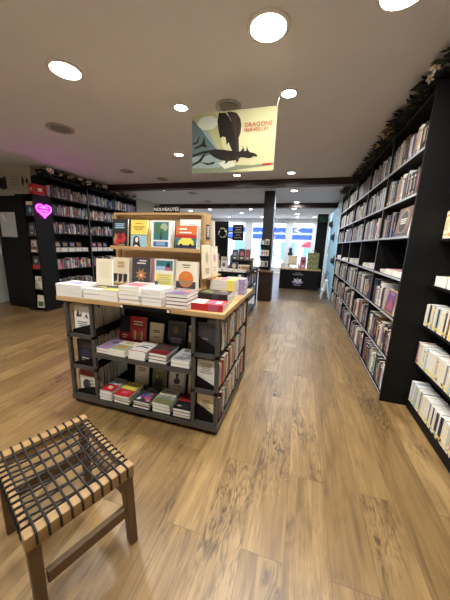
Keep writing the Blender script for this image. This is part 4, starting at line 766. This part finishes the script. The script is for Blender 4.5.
for k in range(4):
    for q in range(3): cx_, cz_ = .30 + k * .08, .78 + q * .17 + .04 * (k % 2); m.face([(cx_ - .025, 9.2195, cz_), (cx_, 9.2195, cz_ - .04), (cx_ + .025, 9.2195, cz_), (cx_, 9.2195, cz_ + .04)], 'cover_sage')
m.build('body', t); m = MB(); m.tube([(.34, 9.23, 1.235), (.36, 9.23, 1.31), (.42, 9.23, 1.34), (.48, 9.23, 1.31), (.5, 9.23, 1.235)], .008, 'cover_tan', 6); m.build('handle', t)
t = thing('display_column', 'tall black display column with a green panel beside the shop window', 'column display', (.62, 9.85, 0))
m = MB(); m.box(.46, .80, 9.75, 9.95, 0, 2.55, 'black_laminate'); m.build('body', t)
m = MB(); m.box(.5, .78, 9.742, 9.749, 2.28, 2.5, 'exit_green'); q = random.Random(2)
for k in range(14): leaf(m, (q.uniform(.54, .74), 9.74, q.uniform(2.3, 2.45)), (q.uniform(-1, 1), -.1, q.uniform(-.2, 1)), .07, .02, 'leaf_dark')
m.build('green_panel', t)

# ------------------------------------------------------------------ pale blue partition at the end of the bookcase
m = MB(); m.box(.93, .97, 7.40, 10.6, 0, 2.62, 'pale_blue'); m.build('partition', kind='structure')
def hat(y, z, lab):
    t = thing('hanging_hat', lab, 'hat', (.92, y, z), 'black hats on the pale blue partition'); f = lambda pts: [(.925 - h, r) for r, h in pts]
    m = MB(); n = 18; prof = [(.16, .004), (.15, .012), (.09, .02), (.085, .07), (.05, .095), (.0, .10)]
    vs = [Vector((.926 - h, y + r * math.cos(2 * PI * k / n), z + r * math.sin(2 * PI * k / n))) for r, h in prof for k in range(n)]
    m.raw(vs, [(i * n + k, i * n + (k + 1) % n, (i + 1) * n + (k + 1) % n, (i + 1) * n + k) for i in range(len(prof) - 1) for k in range(n)], 'cover_charcoal', True); m.build('felt', t)
    m = MB(); vs = [Vector((.926 - h, y + r * math.cos(2 * PI * k / n), z + r * math.sin(2 * PI * k / n))) for r, h in ((.092, .022), (.089, .04)) for k in range(n)]
    m.raw(vs, [(k, (k + 1) % n, n + (k + 1) % n, n + k) for k in range(n)], 'cover_black', True); m.build('band', t)
hat(7.9, 1.08, 'black hat low on the pale blue partition'); hat(8.6, 1.75, 'black hat in the middle of the pale blue partition'); hat(9.6, 2.2, 'black hat high on the pale blue partition')
for y, z, c, a, lb in ((9.9, 1.15, 'white', 'black', 'white poster with black figure on the pale blue partition'), (7.75, 1.7, 'pale-blue', 'white', 'pale blue print low on the partition'), (8.2, 2.25, 'white', 'pale-blue', 'white print high on the partition')):
    m = MB(); m.box(.92, .928, y - .25, y + .25, z, z + .42, CV(c)); m.face([(.9195, y + .2, z + .08), (.9195, y - .12, z + .05), (.9195, y - .18, z + .3), (.9195, y + .05, z + .38)], CV(a)); tag(m.build('wall_picture'), lb, 'print', 'prints on the pale blue partition')
t = thing('step_stool', 'small white folding step frame at the far foot of the aisle bookcase', 'step stool', (.78, 7.75, 0))
for y in (7.6, 7.9):
    m = MB(); m.tube([(.66, y, .012), (.76, y, .5)], .014, 'window_white', 6); m.build('leg', t)
    m = MB(); m.tube([(.88, y, .012), (.79, y, .5)], .014, 'window_white', 6); m.build('leg', t)
m = MB(); m.box(.74, .81, 7.58, 7.92, .50, .53, 'window_white'); m.build('top_step', t)
m = MB(); m.box(.67, .75, 7.615, 7.885, .24, .262, 'window_white'); m.build('lower_step', t)
t = thing('umbrella_stand', 'grey basket of rolled papers behind the white step frame', 'basket', (.8, 8.4, 0))
m = MB(); m.lathe((.8, 8.4, 0), [(.0, .004), (.09, .004), (.11, .4), (.1, .4), (.08, .02)], 'vent_grey', 14); m.build('basket', t)
for k in range(4):
    m = MB(); m.tube([(.8 + .04 * math.cos(k * 1.6), 8.4 + .04 * math.sin(k * 1.6), .03), (.8 + .07 * math.cos(k * 1.6), 8.4 + .07 * math.sin(k * 1.6), .6 + .05 * k)], .02, CV(['white', 'navy', 'cream', 'grey'][k]), 8); m.build('paper_roll', t)

# ------------------------------------------------------------------ woven stool in the foreground
A, B_, C_, D_ = (Vector(p) for p in ((-1.139, 1.045, .45), (-.652, .838, .45), (-.80, .452, .45), (-1.287, .66, .45)))
ex = (B_ - A).normalized(); ey = (A - D_).normalized(); ang = math.atan2(ex.y, ex.x)
ctr = (A + B_ + C_ + D_) / 4; W, D = (B_ - A).length, (A - D_).length
S = Matrix.Translation((ctr.x, ctr.y, 0)) @ Matrix.Rotation(ang, 4, 'Z')      # local x along the long side
t = thing('stool', 'low wooden stool with a woven black cord seat on the plank floor', 'stool', (ctr.x, ctr.y, 0), rz=ang)
hw, hd = W / 2, D / 2; rw = .045
def rail(x0, x1, y0, y1, z0, z1, mt, nm, bev=.004): m = MB(); m.box(x0, x1, y0, y1, z0, z1, mt, S); return m.build(nm, t, bev)
rail(-hw, -hw + rw, -hd, hd, .385, .445, 'stool_rail', 'seat_rail'); rail(hw - rw, hw, -hd, hd, .385, .445, 'stool_rail', 'seat_rail')
rail(-hw + rw + .001, hw - rw - .001, -hd + .006, -hd + .036, .39, .432, 'stool_rail', 'seat_rail'); rail(-hw + rw + .001, hw - rw - .001, hd - .036, hd - .006, .39, .432, 'stool_rail', 'seat_rail')
for sx in (-1, 1):
    for sy in (-1, 1):
        m = MB(); x0, y0 = sx * (hw - .032), sy * (hd - .026); q = [Vector((x0 + dx * .026, y0 + dy * .021, .384)) for dx, dy in ((-1, -1), (1, -1), (1, 1), (-1, 1))]; q2 = [Vector((x0 + sx * .018 + dx * .021, y0 + sy * .006 + dy * .018, 0)) for dx, dy in ((-1, -1), (1, -1), (1, 1), (-1, 1))]
        m.raw([S @ v for v in q2 + q], [(0, 3, 2, 1), (4, 5, 6, 7), (0, 1, 5, 4), (1, 2, 6, 5), (2, 3, 7, 6), (3, 0, 4, 7)], 'stool_leg_wood'); m.build('leg', t, .004)
for sy in (-1, 1): rail(-hw + .058, hw - .058, sy * (hd - .024) - .012, sy * (hd - .024) + .012, .25, .295, 'stool_leg_wood', 'stretcher', .003)
for sx in (-1, 1): rail(sx * (hw - .02) - .013, sx * (hw - .02) + .013, -hd + .050, hd - .050, .175, .228, 'stool_leg_wood', 'stretcher', .003)
def cordpath(p): m = MB(); m.tube([S @ Vector(v) for v in p], .0046, 'cord', 6); m.build('seat_cord', t)
NA = 10
for k in range(NA):     # cords between the two short rails, wrapped over each
    y = -hd + .035 + (D - .07) * k / (NA - 1)
    cordpath([(-hw - .0045, y, .40), (-hw - .0045, y, .446), (-hw + .004, y, .4495), (-hw + rw, y, .449)] + [(-hw + rw + (W - 2 * rw) * u, y, .443 - .014 * math.sin(PI * u) + (.003 if int(u * 10 + k) % 2 else -.003)) for u in [i / 10 for i in range(1, 10)]] + [(hw - rw, y, .449), (hw - .004, y, .4495), (hw + .0045, y, .446), (hw + .0045, y, .40)])
NBc = 13
for k in range(NBc):    # cross cords looped over the long rails, running out and back in narrow zigzags
    x = -hw + rw + .014 + (W - 2 * rw - .028) * k / (NBc - 1); dx = .5 * (W - 2 * rw) / NBc * (1 if k % 2 else -1)
    cordpath([(x, -hd + .001, .395), (x, -hd + .001, .432), (x, -hd + .008, .4365), (x, -hd + .036, .4365)] + [(x + dx * (2 * u if u < .5 else 2 - 2 * u), -hd + .036 + (D - .072) * u, .434 - .012 * math.sin(PI * u)) for u in [i / 8 for i in range(1, 8)]] + [(x, hd - .036, .4365), (x, hd - .008, .4365), (x, hd - .001, .432), (x, hd - .001, .395)])

# ------------------------------------------------------------------ camera, world, look
cam = bpy.data.cameras.new('camera'); co = bpy.data.objects.new('camera', cam); COL.objects.link(co)
yaw, pitch, roll, fpx = .27774, .21797, .03523, 255.0
fw = Vector((-math.sin(yaw) * math.cos(pitch), math.cos(yaw) * math.cos(pitch), -math.sin(pitch))); r0 = Vector((math.cos(yaw), math.sin(yaw), 0)); u0 = r0.cross(fw)
rt = r0 * math.cos(roll) + u0 * math.sin(roll); upv = u0 * math.cos(roll) - r0 * math.sin(roll)
co.matrix_world = Matrix(((rt.x, upv.x, -fw.x, 0), (rt.y, upv.y, -fw.y, 0), (rt.z, upv.z, -fw.z, 1.45), (0, 0, 0, 1)))
cam.sensor_fit = 'VERTICAL'; cam.sensor_height = 24; cam.lens = fpx / 600 * 24; cam.clip_start = .05; cam.clip_end = 100
SC.camera = co
w = bpy.data.worlds.new('daylight'); SC.world = w; w.use_nodes = True
bg = w.node_tree.nodes['Background']; bg.inputs[0].default_value = (.80, .90, 1, 1); bg.inputs[1].default_value = 7.0
la = bpy.data.lights.new('window_portal', 'AREA'); la.shape = 'RECTANGLE'; la.size = 5.6; la.size_y = 2.5; la.cycles.is_portal = True
lo = bpy.data.objects.new('window_portal', la); COL.objects.link(lo); lo.location = (-1.9, 14.2, 1.35); lo.rotation_euler = (-PI / 2, 0, 0)
SC.view_settings.view_transform = 'Standard'; SC.view_settings.look = 'None'; SC.view_settings.exposure = -0.06; SC.view_settings.gamma = 1; SC.view_settings.use_curve_mapping = False
SC.cycles.use_denoising = True; SC.cycles.max_bounces = 8; SC.cycles.diffuse_bounces = 5; SC.cycles.sample_clamp_indirect = 6
